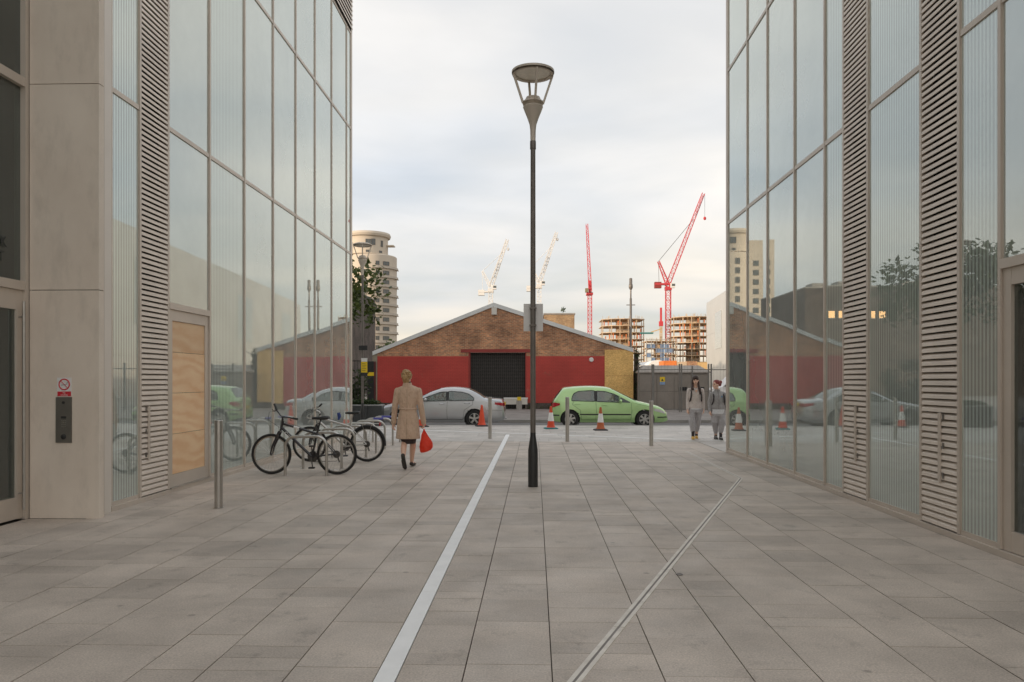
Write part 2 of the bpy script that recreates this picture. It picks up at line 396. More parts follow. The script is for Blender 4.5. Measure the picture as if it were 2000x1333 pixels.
for k in range(-22, 23):
    link('kerb_stone', kme, M['kerb'], nk, (k*0.9, KY0 - 0.185, -0.142 + 0.006*random.random()))
    link('kerb_stone', kme, M['kerb'], fk, (k*0.9, KY1 - 0.003, -0.160 + 0.006*random.random()))

# paving slabs in long rows
xs = [-0.835, -1.30, -1.76, -2.11, -2.69, -3.15, -3.61, -4.19, -4.65, -5.02]
rows = [(xs[i+1], xs[i]) for i in range(len(xs) - 1)]
xr = [-0.72, -0.376, 0.09, 0.67, 1.13, 1.48, 2.06, 2.52, 2.98, 3.56, 4.08]
rows += [(xr[i], xr[i+1]) for i in range(len(xr) - 1)]
PEND = 19.4
slabs = []
for (a, b) in rows:
    y = -2.0 - random.random()
    while y < PEND:
        ln = random.choice((0.18, 0.25, 0.3, 0.4, 0.5, 0.6, 0.75)) * random.uniform(0.95, 1.05)
        y1 = min(y + ln, PEND)
        if PEND - y1 < 0.2: y1 = PEND
        slabs.append((a + 0.0035, b - 0.0035, y + 0.0025, y1 - 0.0025)); y = y1
def pxof(p):
    d = Vector(p) - Vector((0, 0, EYE)); w = -sS*d.x + cS*d.y; r = cS*d.x + sS*d.y
    if w < 0.3: return None
    return 1000 + FPX*r/w, HOR - FPX*d.z/w
def area(s):
    cs = [pxof((x, y, 0)) for x, y in ((s[0], s[2]), (s[1], s[2]), (s[1], s[3]), (s[0], s[3]))]
    if None in cs: return 0
    cs = [(min(2000, max(0, x)), min(1333, max(0, y))) for x, y in cs]
    return abs(sum(cs[i][0]*cs[(i+1) % 4][1] - cs[(i+1) % 4][0]*cs[i][1] for i in range(4)))/2
slabs.sort(key=area, reverse=True)
sme = MB().box(-0.5, 0.5, -0.5, 0.5, -0.03, 0).mesh('paving_slab')
for s in slabs[:300]:
    o = link('paving_slab', sme, M['pave'], plaza, ((s[0]+s[1])/2, (s[2]+s[3])/2, random.uniform(-0.0012, 0.0012)))
    o.scale = (s[1]-s[0], s[3]-s[2], 1)
mb = MB()
for s in slabs[300:]: dz = random.uniform(-0.0012, 0.0012); mb.box(s[0], s[1], s[2], s[3], -0.03, dz)
struct(mb.build('paving_slab', M['pave'], plaza), 'stuff')
# the paler paving along the road
mb = MB(); y = PEND + 0.01
while y < KY0 - 0.22:
    y1 = min(y + 0.62, KY0 - 0.205); x = -40 + random.random()
    while x < 40:
        w = random.choice((0.6, 0.75, 0.9, 1.05)); mb.box(x + 0.003, x + w - 0.003, y + 0.003, y1 - 0.003, -0.03, random.uniform(-0.001, 0.001)); x += w
    y = y1
for (x0, x1, y0) in ((4.1, 40, 16.3), (-40, -5.04, 16.3)):
    y = y0 + 0.0
    while y < PEND - 0.1:
        y1 = min(y + 0.62, PEND); x = x0
        while x < x1:
            w = random.choice((0.6, 0.75, 0.9)); mb.box(x + 0.003, min(x + w, x1) - 0.003, y + 0.003, y1 - 0.003, -0.03, random.uniform(-0.001, 0.001)); x += w
        y = y1
struct(mb.build('pale_paving', M['pave_pale'], plaza), 'stuff')
# white stone stripe
y = -2.0
stm = None
while y < 21.0:
    y1 = y + (1.9 if y < 18 else 1.5)
    o = MB().box(-0.832, -0.723, y + 0.002, y1 - 0.002, -0.03, 0.001).build('stripe_stone', M['stripe'], plaza); y = y1
# thin pale band, slightly askew
a, b = gnd(690, 836), gnd(1450, 863)
d = (b - a).normalized(); nrm = Vector((-d.y, d.x, 0))*0.05
MB().prism([a - nrm, b - nrm, b + nrm, a + nrm], lambda p: (p.x, p.y, -0.02), lambda p: (p.x, p.y, 0.005)).build('pale_band', M['stripe'], plaza)
# slot drain : two steel lips with a gap
t = NT('drain_steel'); t.b.inputs['Base Color'].default_value = (0.50, 0.46, 0.41, 1); t.b.inputs['Metallic'].default_value = 0.0; t.b.inputs['Roughness'].default_value = 0.5
t.l(t.ramp(t.noise(7, 5, 0.6, kind='World'), [(0.3, (0.58, 0.52, 0.45)), (0.7, (0.78, 0.72, 0.64))]), t.b.inputs['Base Color']); M['drain'] = t.m
dr = thing('slot_drain', (0.2, 3.9, 0), 'narrow steel slot drain crossing the paving at an angle', 'drain')
pa, pb, pc = Vector((-0.02, 3.35, 0)), gnd(1447, 935), gnd(1340, 882)
for (p, q) in ((pa, pb), (pb, Vector((pb.x + 0.04, pc.y, 0)))):
    d = (q - p).normalized(); n = Vector((-d.y, d.x, 0)); ln = (q - p).length; k = max(1, round(ln/1.5))
    for i in range(k):
        u, w = p + d*(ln*i/k + 0.003), p + d*(ln*(i+1)/k - 0.003)
        for s0, s1 in ((-0.034, -0.008), (0.008, 0.034)):
            MB().prism([u + n*s0, w + n*s0, w + n*s1, u + n*s1], lambda c: (c.x, c.y, -0.01), lambda c: (c.x, c.y, 0.005)).build('lip', M['drain'], dr, off=dr.location)
        MB().prism([u - n*0.0078, w - n*0.0078, w + n*0.0078, u + n*0.0078], lambda c: (c.x, c.y, -0.01), lambda c: (c.x, c.y, 0.0035)).build('slot', M['tarmac_path'], dr, off=dr.location)
tag(MB().lathe([(0.028, 0), (0.028, 0.005), (0.02, 0.006), (0.019, 0.003)], gnd(1327, 1123) + Vector((0, 0, 0.001)), 16).build('access_cap', M['pole_grey']), 'small round metal cap set in the paving near the drain', 'cap')

# ================================================================ THE TWO GLASS BUILDINGS
ALU = M['alu']
def facade(B, X0, sg, mods, levels, ytail, colY):
    """B building thing at its base; X0 wall plane; sg direction into the building; mods (y0, y1, kind)"""
    off = B.location
    def prt(name, mb, m, parent=None, smooth=False):
        return mb.build(name, m, parent or B, smooth, off=off)
    X = lambda d: X0 + sg*d
    ytop = levels[-1]
    ys = sorted({m[0] for m in mods} | {m[1] for m in mods})
    for y in ys:
        prt('mullion', MB().box(X(0), X(0.13), y - 0.022, y + 0.022, 0.06, ytop), ALU)
    prt('sill', MB().box(X(-0.02), X(0.16), ys[0] - 0.03, ys[-1] + 0.03, 0.0, 0.055), ALU)
    for (y0, y1, kind) in mods:
        a, b = y0 + 0.0245, y1 - 0.0245
        if kind == 'louvre':
            lp = prt('louvre_panel', MB().box(X(0.13), X(0.16), a, b, 0.06, ytop), M['dark'])
            pitch = 0.068; w = b - a
            pr = [(0.002, 0), (0.003, 0.034), (0.03, 0.054), (0.085, 0.066), (0.085, 0.058), (0.012, 0.0)]
            n = len(pr)
            slat = MB(); slat.add([(sg*d, 0.001, z) for d, z in pr] + [(sg*d, w - 0.001, z) for d, z in pr], [tuple(range(n)), tuple(range(n, 2*n))] + [(i, (i+1) % n, n + (i+1) % n, n + i) for i in range(n)])
            sm = slat.mesh('slat'); sm.materials.append(M['louvre'])
            zc_ = 0.07; up = MB(); k = 0
            while zc_ < ytop - 0.08:
                if zc_ < 6.3:
                    link('slat', sm, None, lp, (X0 - off[0], a - off[1], zc_ - off[2]))
                else:
                    up.add([(q[0] + X0, q[1] + a, q[2] + zc_) for q in slat.v], slat.f)
                zc_ += pitch
            if up.v: struct(up.build('slat', M['louvre'], lp, off=off), 'stuff')
            # hatch with vertical cover strip
            cy = a + 0.22*w if sg < 0 else a + 0.42*w
            for dy, wd, z0, z1 in ((0, 0.05, 0.52, 1.22),):
                prt('cover_strip', MB().box(X(-0.008), X(0.003), cy + dy, cy + dy + wd, z0, z1), ALU, lp)
            for zz in (0.56, 0.86, 1.15):
                prt('hinge', MB().box(X(-0.006), X(0.003), cy - 0.055, cy - 0.03, zz, zz + 0.06), M['pole_grey'], lp)
            continue
        z = 0.055; 
        for li, zt in enumerate(levels):
            if kind == 'door' and li == 0:
                if 1:
                    zt0 = 2.57
                    prt('transom', MB().box(X(-0.004), X(0.14), a, b, zt0 - 0.04, zt0 + 0.045), ALU)
                    make_door(prt, X, a, b, 0.06, zt0 - 0.042, sg)
                    z = zt0 + 0.047
            prt('transom', MB().box(X(0.006), X(0.14), a, b, zt - 0.03, zt + 0.03), ALU)
            if li == len(levels) - 1 and kind == 'topl': pass
            # thin frame round the pane, then the pane
            fr = MB()
            for (p, q, r, s) in ((a, a + 0.008, z, zt - 0.031), (b - 0.008, b, z, zt - 0.031)): fr.box(X(0.012), X(0.1), p, q, r, s)
            if z < 0.1:
                fr.box(X(0.012), X(0.1), a + 0.0085, b - 0.0085, z, z + 0.05)
            pn = prt('pane', MB().box(X(0.022), X(0.036), a + 0.0085, b - 0.0085, z + (0.0505 if z < 0.1 else 0.0), zt - 0.031), M['frit'] if kind == 'frit' else M['glass'])
            prt('frame', fr, ALU, pn)
            z = zt + 0.031
    # inside: floors, ceilings, columns, back wall
    y0, y1 = ys[0], ys[-1]; D = 5.2
    for i, zt in enumerate([0.0] + levels):
        prt('floor_slab', MB().box(X(0.25), X(D), y0, y1 - 0.1, zt - (0.02 if i == 0 else 0.32), zt + (0.03 if i == 0 else -0.06)), M['int_floor'] if i == 0 else M['int_white'])
    prt('back_wall', MB().box(X(D + 0.005), X(D + 0.15), y0 - 3, y1 - 0.1, -0.02, ytop), M['interior'])
    prt('side_wall', MB().box(X(0.2), X(D), y0 - 0.2, y0 - 0.03, 0, ytop), M['interior'])
    for cy in colY:
        prt('column', MB().box(X(0.9), X(1.2), cy - 0.16, cy + 0.16, 0.032, ytop - 0.33), M['int_white'])
    # glazed end facing the street
    prt('corner_post', MB().box(X(0.0), X(0.12), y1 + 0.0245, y1 + 0.12, 0, ytop + 0.3), ALU)
    for k in range(3):
        p, q = 0.15 + k*1.5, 0.15 + (k+1)*1.5
        prt('mullion', MB().box(X(q - 0.03), X(q + 0.02), y1 - 0.03, y1 + 0.1, 0.05, ytop), ALU)
        prt('pane', MB().box(X(p), X(q - 0.035), y1 + 0.03, y1 + 0.044, 0.05, ytop), M['glass'])
    # the unseen rest of the block, extended deep so the left one shades street and shed
    prt('rear_block', MB().box(X(D + 0.2), X(60), ytail, y1 - 0.05, -0.02, ytop + 0.2), M['alu_pale'])
    prt('roof', MB().box(X(0.02), X(D + 0.19), ytail, y1 + 0.1, ytop + 0.04, ytop + 0.35), M['alu_pale'])

def make_door(prt, X, a, b, z0, z1, sg):
    fr = MB(); w = 0.115
    fr.box(X(0.02), X(0.09), a + 0.002, a + w, z0, z1); fr.box(X(0.02), X(0.09), b - w, b - 0.002, z0, z1)
    fr.box(X(0.022), X(0.088), a + w, b - w, z1 - 0.15, z1 - 0.001); fr.box(X(0.022), X(0.088), a + w, b - w, z0 + 0.002, z0 + 0.18)
    dd = prt('door', fr, M['alu'])
    if sg < 0:
        zs = [z0 + 0.18, 0.80, 1.37, 1.94, z1 - 0.15]
        for i in range(4):
            prt('plywood_sheet', MB().box(X(0.034 + 0.003*(i % 2)), X(0.05), a + w + 0.002, b - w - 0.002, zs[i] + 0.003, zs[i+1] - 0.003), M['ply'], dd)
        prt('threshold', MB().box(X(-0.03), X(0.02), a, b, 0.056, 0.07), M['steel'], dd)
    else:
        prt('pane', MB().box(X(0.05), X(0.062), a + w, b - w, z0 + 0.18, z1 - 0.15), M['door_glass'], dd)
        hy = a + 0.06
        prt('handle', MB().tube([(X(-0.04), hy, 0.25), (X(-0.04), hy, 2.2)], 0.014, 10), M['steel'], dd, True)

LX, RX = -5.0, 4.1
LB = thing('glass_office_building', (LX, 20.9, 0), 'glass-fronted building with a concrete pier and a plywood-boarded door', 'building')
def ymods(X0, seq): return [tuple(sorted((fy(p, X0), fy(q, X0)))) + (k,) for p, q, k in seq]
lm = ymods(LX, [(218, 275, 'frit'), (275, 330, 'louvre'), (330, 411, 'door'), (411, 479, 'frit'), (479, 535, 'glass'), (535, 579, 'glass'), (579, 616.5, 'glass'), (616.5, 649, 'glass'), (649, 678, 'glass'), (678, 686, 'glass')])
facade(LB, LX, -1, lm, [5.0, 8.4, 11.0, 12.3], -8, [12.5, 15.9, 18.6])
# louvre band at the roof edge of the far end
ya, yb = fy(649, LX) + 0.03, fy(686, LX)
lp = MB().box(LX + 0.001, LX - 0.05, ya, yb, 11.04, 12.28).build('louvre_panel', M['dark'], LB, off=LB.location)
sm = MB().add([(0.045, 0, 0), (0.045, 0, 0.05), (0.004, 0, 0.09), (0.004, 0, 0.05), (0.045, yb-ya, 0), (0.045, yb-ya, 0.05), (0.004, yb-ya, 0.09), (0.004, yb-ya, 0.05)], [(0,1,2,3),(4,5,6,7),(0,1,5,4),(1,2,6,5),(2,3,7,6),(3,0,4,7)]).mesh('slat')
for k in range(9): link('slat', sm, M['louvre'], lp, (0, ya - LB.location.y, 11.06 + k*0.125))
# concrete pier at the entrance recess
PY0 = 8.45; px0, px1 = at(58, 743, PY0).x, at(193, 743, PY0).x
zj = [0.0, 2.56, 4.87, 7.3, 9.8, 12.3]
for i in range(5):
    MB().box(px0, px1, PY0, PY0 + 0.10, zj[i] + (0.0 if i == 0 else 0.004), zj[i+1] - 0.004).build('concrete_panel', M['concrete'], LB, off=LB.location)
y0f = lm[0][0]
MB().box(px0 + 0.02, LX - 0.13, PY0 + 0.102, y0f - 0.21, 0, 12.3).build('pier_core', M['dark'], LB, off=LB.location)
MB().box(px0 + 0.015, px1 - 0.015, PY0 + 0.02, PY0 + 0.08, 0.01, 12.29).build('joint_seal', M['dark'], LB, off=LB.location)
MB().box(px1 - 0.006, px1 - 0.12, PY0 + 0.104, PY0 + 0.125, 0, 12.3).build('corner_trim', M['alu'], LB, off=LB.location)
MB().box(LX - 0.12, LX + 0.015, PY0 + 0.15, y0f - 0.033, 0, 12.3).build('corner_cladding', M['alu_pale'], LB, off=LB.location)
MB().box(LX - 0.10, LX + 0.03, PY0 + 0.13, PY0 + 0.148, 0, 12.3).build('corner_trim', M['alu'], LB, off=LB.location)
# entrance glazing in the recess
EX = px0 - 0.04
for y in (-2, 1.4, 4.4, 5.9, 7.35, PY0 - 0.02):
    MB().box(EX + 0.03, EX - 0.12, y - 0.035, y + 0.035, 0, 12.3).build('mullion', M['alu'], LB, off=LB.location)
ee = [-2, 1.4, 4.4, 5.9, 7.35, PY0 - 0.02]
for i in range(5):
    a, b = ee[i] + 0.036, ee[i+1] - 0.036
    for z in (2.60, 4.87, 8.4):
        MB().box(EX + 0.025, EX - 0.1, a, b, z - 0.05, z + 0.05).build('transom', M['alu'], LB, off=LB.location)
    for z0, z1 in ((2.652, 4.818), (4.922, 8.348), (8.452, 12.2)):
        MB().box(EX - 0.03, EX - 0.044, a, b, z0, z1).build('pane', M['door_glass'], LB, off=LB.location)
    fr = MB(); w = 0.11
    fr.box(EX, EX - 0.06, a, a + w, 0.02, 2.548); fr.box(EX, EX - 0.06, b - w, b, 0.02, 2.548)
    fr.box(EX - 0.002, EX - 0.058, a + w, b - w, 2.33, 2.546); fr.box(EX - 0.002, EX - 0.058, a + w, b - w, 0.022, 0.26)
    dd = fr.build('door', M['alu'], LB, off=LB.location)
    MB().box(EX - 0.02, EX - 0.034, a + w, b - w, 0.26, 2.33).build('pane', M['door_glass'], dd, off=LB.location)
    hy = b - 0.07
    h = MB().tube([(EX + 0.06, hy, 0.12), (EX + 0.06, hy, 2.42)], 0.017, 12)
    for zz in (0.3, 2.25): h.tube([(EX + 0.06, hy, zz), (EX, hy, zz)], 0.01, 8)
    h.build('handle', M['steel'], dd, True, off=LB.location)
MB().box(EX - 4, EX - 0.13, -2, PY0, -0.02, 0.02).build('floor_slab', M['int_floor'], LB, off=LB.location)
MB().box(EX - 4.1, EX - 4, -2, PY0, 0, 12.3).build('back_wall', M['interior'], LB, off=LB.location)
MB().box(EX - 0.14, EX - 4, -2, PY0, 4.7, 5.0).build('floor_slab', M['int_white'], LB, off=LB.location)
MB().box(EX - 4, LX + 0.0, -8, -2.1, 0, 12.3).build('end_wall', M['concrete'], LB, off=LB.location)
struct(MB().box(EX + 0.02, -5.03, -2, PY0 - 0.01, -0.012, -0.003).build('entrance_paving', M['pave']))
# lettering on the recess glazing
def text(s, size, m, parent, name, loc, rot, ext=0.002, off=None):
    cu = bpy.data.curves.new(name, 'FONT'); cu.body = s; cu.size = size; cu.extrude = ext; cu.align_x = 'CENTER'; cu.align_y = 'CENTER'
    o = bpy.data.objects.new('tmp', cu); COL.objects.link(o)
    dg = bpy.context.evaluated_depsgraph_get(); me = bpy.data.meshes.new_from_object(o.evaluated_get(dg))
    bpy.data.objects.remove(o)
    me.materials.clear(); me.materials.append(m)
    q = link(name, me, None, parent, loc, rot); return q
M['letter'] = pm('lettering_grey', (0.05, 0.055, 0.05), 0.5)
for s, py in (('LK', 472), ('T', 501)):
    p = at(4 if s == 'LK' else 2, py, fy(4, EX)); text(s, 0.16, M['letter'], LB, 'lettering', (EX - 0.012 - LX, p.y - 20.9, p.z), (R(90), 0, R(90)), 0.004)

RB = thing('glass_corner_building', (RX, 16.4, 0), 'glass building with two tall metal louvre strips and striped panes', 'building')
rm = ymods(RX, [(1420.5, 1458, 'glass'), (1458, 1497, 'glass'), (1497, 1550, 'glass'), (1550, 1609, 'glass'), (1609, 1646, 'frit'), (1646, 1693, 'louvre'), (1693, 1797, 'frit'), (1797, 1871, 'louvre'), (1871, 1951, 'frit'), (1951, 2085, 'door'), (2085, 2260, 'frit'), (2260, 2500, 'glass'), (2500, 3300, 'glass')])
facade(RB, RX, 1, rm, [4.9, 8.15, 10.2], 2.4, [8.0, 11.3, 14.6])

# things on the pier
def frontplate(name, px_0, px_1, py0, py1, Y, th, m, parent=None, off=None):
    a, b = at(px_0, py0, Y), at(px_1, py1, Y)
    return MB().box(a.x, b.x, Y - th, Y, b.z, a.z).build(name, m, parent, off=off)
a, b = at(112, 738, PY0), at(140, 775, PY0); c = (a + b)/2
sg_ = thing('no_smoking_sign', (c.x, PY0 - 0.001, b.z), 'small white and red no smoking sign on the concrete pier', 'sign')
W_, H_ = b.x - a.x, a.z - b.z
MB().box(-W_/2, W_/2, -0.004, 0, 0, H_).build('plate', M['white'], sg_)
MB().box(-W_/2 + 0.004, W_/2 - 0.004, -0.0055, -0.004, 0.004, H_*0.27).build('red_panel', M['red'], sg_)
MB().ring((0, -0.005, H_*0.64), W_*0.36, 0.007, 'Y', 32, 6).bar((-W_*0.25, -0.005, H_*0.64 + W_*0.25), (W_*0.25, -0.005, H_*0.64 - W_*0.25), 0.010, 0.004).build('prohibition_ring', M['red'], sg_)
cg = MB().bar((-W_*0.22, -0.0042, H_*0.60), (W_*0.16, -0.0042, H_*0.64), 0.012, 0.003)
cg.bar((W_*0.17, -0.0042, H_*0.66), (W_*0.24, -0.0042, H_*0.78), 0.004, 0.003)
cg.build('cigarette', M['letter'], sg_)
text('No', 0.024, M['white'], sg_, 'lettering', (0, -0.006, H_*0.195), (R(90), 0, 0), 0.0006)
text('smoking', 0.024, M['white'], sg_, 'lettering', (0, -0.006, H_*0.09), (R(90), 0, 0), 0.0006)
a, b = at(110, 776, PY0), at(141, 865, PY0); c = (a + b)/2; W_, H_ = b.x - a.x, a.z - b.z
it = thing('intercom_panel', (c.x, PY0 - 0.001, b.z), 'steel door-entry intercom panel under the no smoking sign', 'intercom')
MB().box(-W_/2, W_/2, -0.012, 0, 0, H_).build('face_plate', pm('dull_steel', (0.24, 0.225, 0.20), 0.4, 0.7, 0.08, 8), it)
MB().box(-0.03, 0.03, -0.0135, -0.012, H_*0.53, H_*0.58).build('display', M['black_paint'], it)
for i in range(4):
    for j in range(3): MB().box(-0.022 + j*0.018, -0.010 + j*0.018, -0.015, -0.012, H_*0.47 - i*0.021, H_*0.47 - i*0.021 + 0.013).build('key', M['steel'], it)
MB().lathe([(0.016, -0.018), (0.016, -0.012)], (0, 0, H_*0.88), 14, 'Y').build('speaker', M['black_paint'], it)
MB().lathe([(0.012, -0.024), (0.028, -0.02), (0.03, -0.012)], (0, 0, H_*0.13), 16, 'Y').build('call_button', M['black_paint'], it)
# ================================================================ STREET FURNITURE
def bollard(px, pyb, pyt, label, group=None):
    p = gnd(px, pyb); h = EYE - (pyt - HOR)*p.y/FPX*1.0
    b = thing('bollard', p, label, 'bollard', group)
    MB().lathe([(0.049, 0.0), (0.049, h - 0.03), (0.047, h - 0.029), (0.047, h - 0.026), (0.049, h - 0.025), (0.049, h - 0.004), (0.045, h)], (0,0,0), 20).build('post', M['steel'], b, True)
    MB().lathe([(0.062, 0.0), (0.062, 0.004), (0.05, 0.006)], (0,0,0.0012), 20).build('base_ring', M['steel'], b, True)
    return b
bollard(427, 992, 822, 'stainless steel bollard beside the boarded-up door')
bollard(957, 857, 776, 'stainless steel bollard behind the silver car, by the plain red cone')
bollard(1108, 863, 776, 'stainless steel bollard in front of the rear wheel of the green car')
bollard(1272, 871, 783, 'stainless steel bollard in front of the headlight of the green car')

def street_lamp(loc, label, sign=None):
    b = thing('street_lamp', loc, label, 'street lamp', 'cone-headed street lamps'); b.scale = (1, 1, 0.986)
    MB().lathe([(0.072, 0), (0.072, 0.50), (0.070, 0.55), (0.041, 0.75), (0.040, 0.80)], (0,0,0), 18).build('base', M['black_paint'], b, True)
    MB().lathe([(0.0395, 0.79), (0.0385, 2.8), (0.036, 5.02)], (0,0,0), 14).build('pole', M['pole_grey'], b, True)
    MB().lathe([(0.043, 4.98), (0.044, 4.985), (0.044, 5.09), (0.042, 5.10)], (0,0,0), 16).build('collar', M['pole_grey'], b, True)
    hd = MB().lathe([(0.038, 5.10), (0.041, 5.26), (0.050, 5.34), (0.080, 5.43), (0.120, 5.53), (0.147, 5.60), (0.130, 5.622), (0.130, 5.628), (0.146, 5.632), (0.135, 5.637), (0.135, 5.643), (0.151, 5.647), (0.14, 5.652), (0.14, 5.658), (0.157, 5.662), (0.15, 5.68), (0.12, 5.70), (0.10, 5.745), (0.05, 5.765), (0.01, 5.77)], (0,0,0), 24).build('lamp_head', M['lamp_grey'], b, True)
    MB().lathe([(0.31, 6.10), (0.31, 6.13), (0.24, 6.16), (0.02, 6.18), (0.0199, 6.165), (0.235, 6.145), (0.252, 6.10), (0.256, 6.08), (0.30, 6.075)], (0,0,0), 32, cap=False).build('reflector_ring', M['lamp_grey'], b, True)
    MB().lathe([(0.25, 6.10), (0.15, 6.115), (0.01, 6.12)], (0,0,0), 24).build('reflector', pm('reflector_grey_' + name_id(), (0.80, 0.74, 0.64), 0.4, 0.2, 0.1, 20), b, True)
    for k in range(4):
        t = R(12 + 90*k); e = Vector((math.cos(t), math.sin(t), 0))
        MB().bar(e*0.15 + Vector((0,0,5.66)), e*0.29 + Vector((0,0,6.085)), 0.03, 0.03).build('arm', M['lamp_grey'], b)
    return b
_nid = [0]
def name_id(): _nid[0] += 1; return str(_nid[0])
p = gnd(1041, 951); lamp1 = street_lamp(p, 'tall street lamp with a bare sign back standing alone in the paving')
q = at(1042, 620, p.y); sh = thing('metal_sign', (p.x, p.y + 0.05, q.z - 0.2), 'plain bare metal back of a sign fixed to the lone lamp post', 'sign')
MB().box(-0.137, 0.146, 0, 0.004, 0.0, 0.40).build('plate', M['sign_back'], sh)
for zz in (0.07, 0.32): MB().box(-0.05, 0.05, -0.1, -0.0005, zz, zz + 0.022).build('bracket', M['pole_grey'], sh)
lz = gnd(708, 834.5); lamp2 = street_lamp(lz, 'street lamp with a yellow notice standing beside the dark planter')
def signbox(px0, px1, py0, py1, Y, name, label, m, th=0.012):
    a, b = at(px0, py0, Y), at(px1, py1, Y)
    s = thing(name, ((a.x+b.x)/2, Y, b.z), label, 'sign')
    MB().box(a.x-(a.x+b.x)/2, b.x-(a.x+b.x)/2, -th, 0, 0, a.z - b.z).build('plate', m, s); return s, b.x - a.x, a.z - b.z
s, w, h = signbox(705.5, 717.5, 707, 728, lz.y - 0.06, 'notice', 'yellow notice strapped to the lamp post by the planter', M['yellow'])
for i in range(5): MB().box(-w*0.36, w*(0.36 if i % 2 else 0.2), -0.0135, -0.012, h*(0.82 - i*0.16), h*(0.82 - i*0.16) + 0.012).build('printed_line', M['letter'], s)
MB().box(-w/2, w/2, -0.012, 0, h + 0.004, h + 0.12).build('white_header', M['white'], s)
MB().box(-w/2, w/2, -0.012, 0, -0.11, -0.004).build('black_footer', M['black_paint'], s)
MB().box(-0.045, 0.045, 0.0, 0.10, h*0.5, h*0.5 + 0.02).build('strap', M['steel'], s)
s, w, h = signbox(701, 718, 675.5, 684.5, lz.y - 0.055, 'direction_plate', 'small black plate clamped to the lamp post above the yellow notice', M['black_paint'], 0.02)
MB().box(-0.045, 0.045, 0.0, 0.09, h*0.4, h*0.6).build('clamp', M['steel'], s)

# ---- cycle stands
SY = [12.37 + 0.965*k for k in range(8)]
def hoop(w, h, r=0.024, cr=0.17):
    pts = [(-w/2, 0, 0), (-w/2, 0, h - cr)]
    for i in range(1, 9): t = math.pi*(1 - i/16.0); pts.append((-w/2 + cr + cr*math.cos(t), 0, h - cr + cr*math.sin(t)))
    pts += [(-q[0], 0, q[2]) for q in reversed(pts)]
    return MB().tube(pts, r, 12)
hm = hoop(0.68, 0.635).mesh('hoop', True); hm.materials.append(M['steel'])
fm = MB().lathe([(0.05, 0.0), (0.05, 0.004), (0.026, 0.006)], (0,0,0.0012), 16).mesh('foot_ring'); fm.materials.append(M['steel'])
lab = ['steel bike stand holding the black mountain bike', 'second bike stand from the boarded door, behind the black bike', 'third bike stand from the boarded door, beside the silver bike', 'fourth bike stand from the boarded door', 'fifth bike stand from the boarded door', 'sixth bike stand from the boarded door', 'second to last bike stand before the dark planter, with a blue sticker', 'last bike stand before the dark planter, with a blue sticker']
M['sticker'] = pm('blue_sticker', (0.10, 0.10, 0.42), 0.4)
for k, y in enumerate(SY):
    s = thing('bike_stand', (-3.72, y, 0), lab[k], 'bike stand', 'steel hoop bike stands in a row')
    link('hoop', hm, None, s)
    for x in (-0.34, 0.34): link('foot_ring', fm, None, s, (x, 0, 0))
    if k >= 6: MB().tube([(-0.12, 0, 0.635), (0.12, 0, 0.635)], 0.0255, 12).build('sticker', M['sticker'], s, True)

# ---- bicycles
M['rubber'] = pm('tyre_rubber', (0.022, 0.021, 0.02), 0.75, 0, 0.2, 10)
M['bike_black'] = pm('black_bike_paint', (0.02, 0.018, 0.022), 0.28, 0.1, 0.2, 8, coat=0.5)
M['bike_silver'] = pm('silver_bike_paint', (0.55, 0.53, 0.50), 0.3, 0.7, 0.06, 8)
M['chain'] = pm('oily_steel', (0.10, 0.095, 0.09), 0.45, 0.8, 0.2, 30)
M['plastic'] = pm('black_plastic', (0.025, 0.025, 0.025), 0.55, 0, 0.15, 10)
M['tail_red'] = pm('red_lens', (0.40, 0.012, 0.02), 0.15, 0, 0.1, 8)
M['blue'] = pm('blue_fabric', (0.04, 0.07, 0.25), 0.7)
def wheel(parent, x, z, rad, y=0.0, cass=False, rz=0.0):
    w = MB().ring((0,0,0), rad - 0.021, 0.021, 'Y', 48, 10).build('wheel', M['rubber'], parent, True, loc=(x, y, z)); w.rotation_euler = (0, 0, rz)
    MB().ring((0,0,0), rad - 0.052, 0.011, 'Y', 48, 6, sx=1.0).build('rim', M['steel'], w, True)
    sp = MB()
    for k in range(28):
        t = 2*math.pi*k/28; u = t + (0.35 if k % 2 else -0.35); yy = 0.03 if k % 4 < 2 else -0.03
        sp.tube([(0.018*math.cos(u), yy, 0.018*math.sin(u)), ((rad-0.055)*math.cos(t), 0, (rad-0.055)*math.sin(t))], 0.0016, 4, False)
    struct(sp.build('spokes', M['steel'], w), 'stuff')
    hb = MB().lathe([(0.008, -0.06), (0.018, -0.035), (0.014, 0.0), (0.018, 0.035), (0.008, 0.06)], (0,0,0), 12, 'Y')
    hb.build('hub', M['chain'], w, True)
    if cass:
        c = MB()
        for i in range(6): c.lathe([(0.028 + 0.007*i, -0.045 + i*0.004), (0.028 + 0.007*i, -0.043 + i*0.004)], (0,0,0), 20, 'Y')
        c.build('cassette', M['chain'], w)
    return w
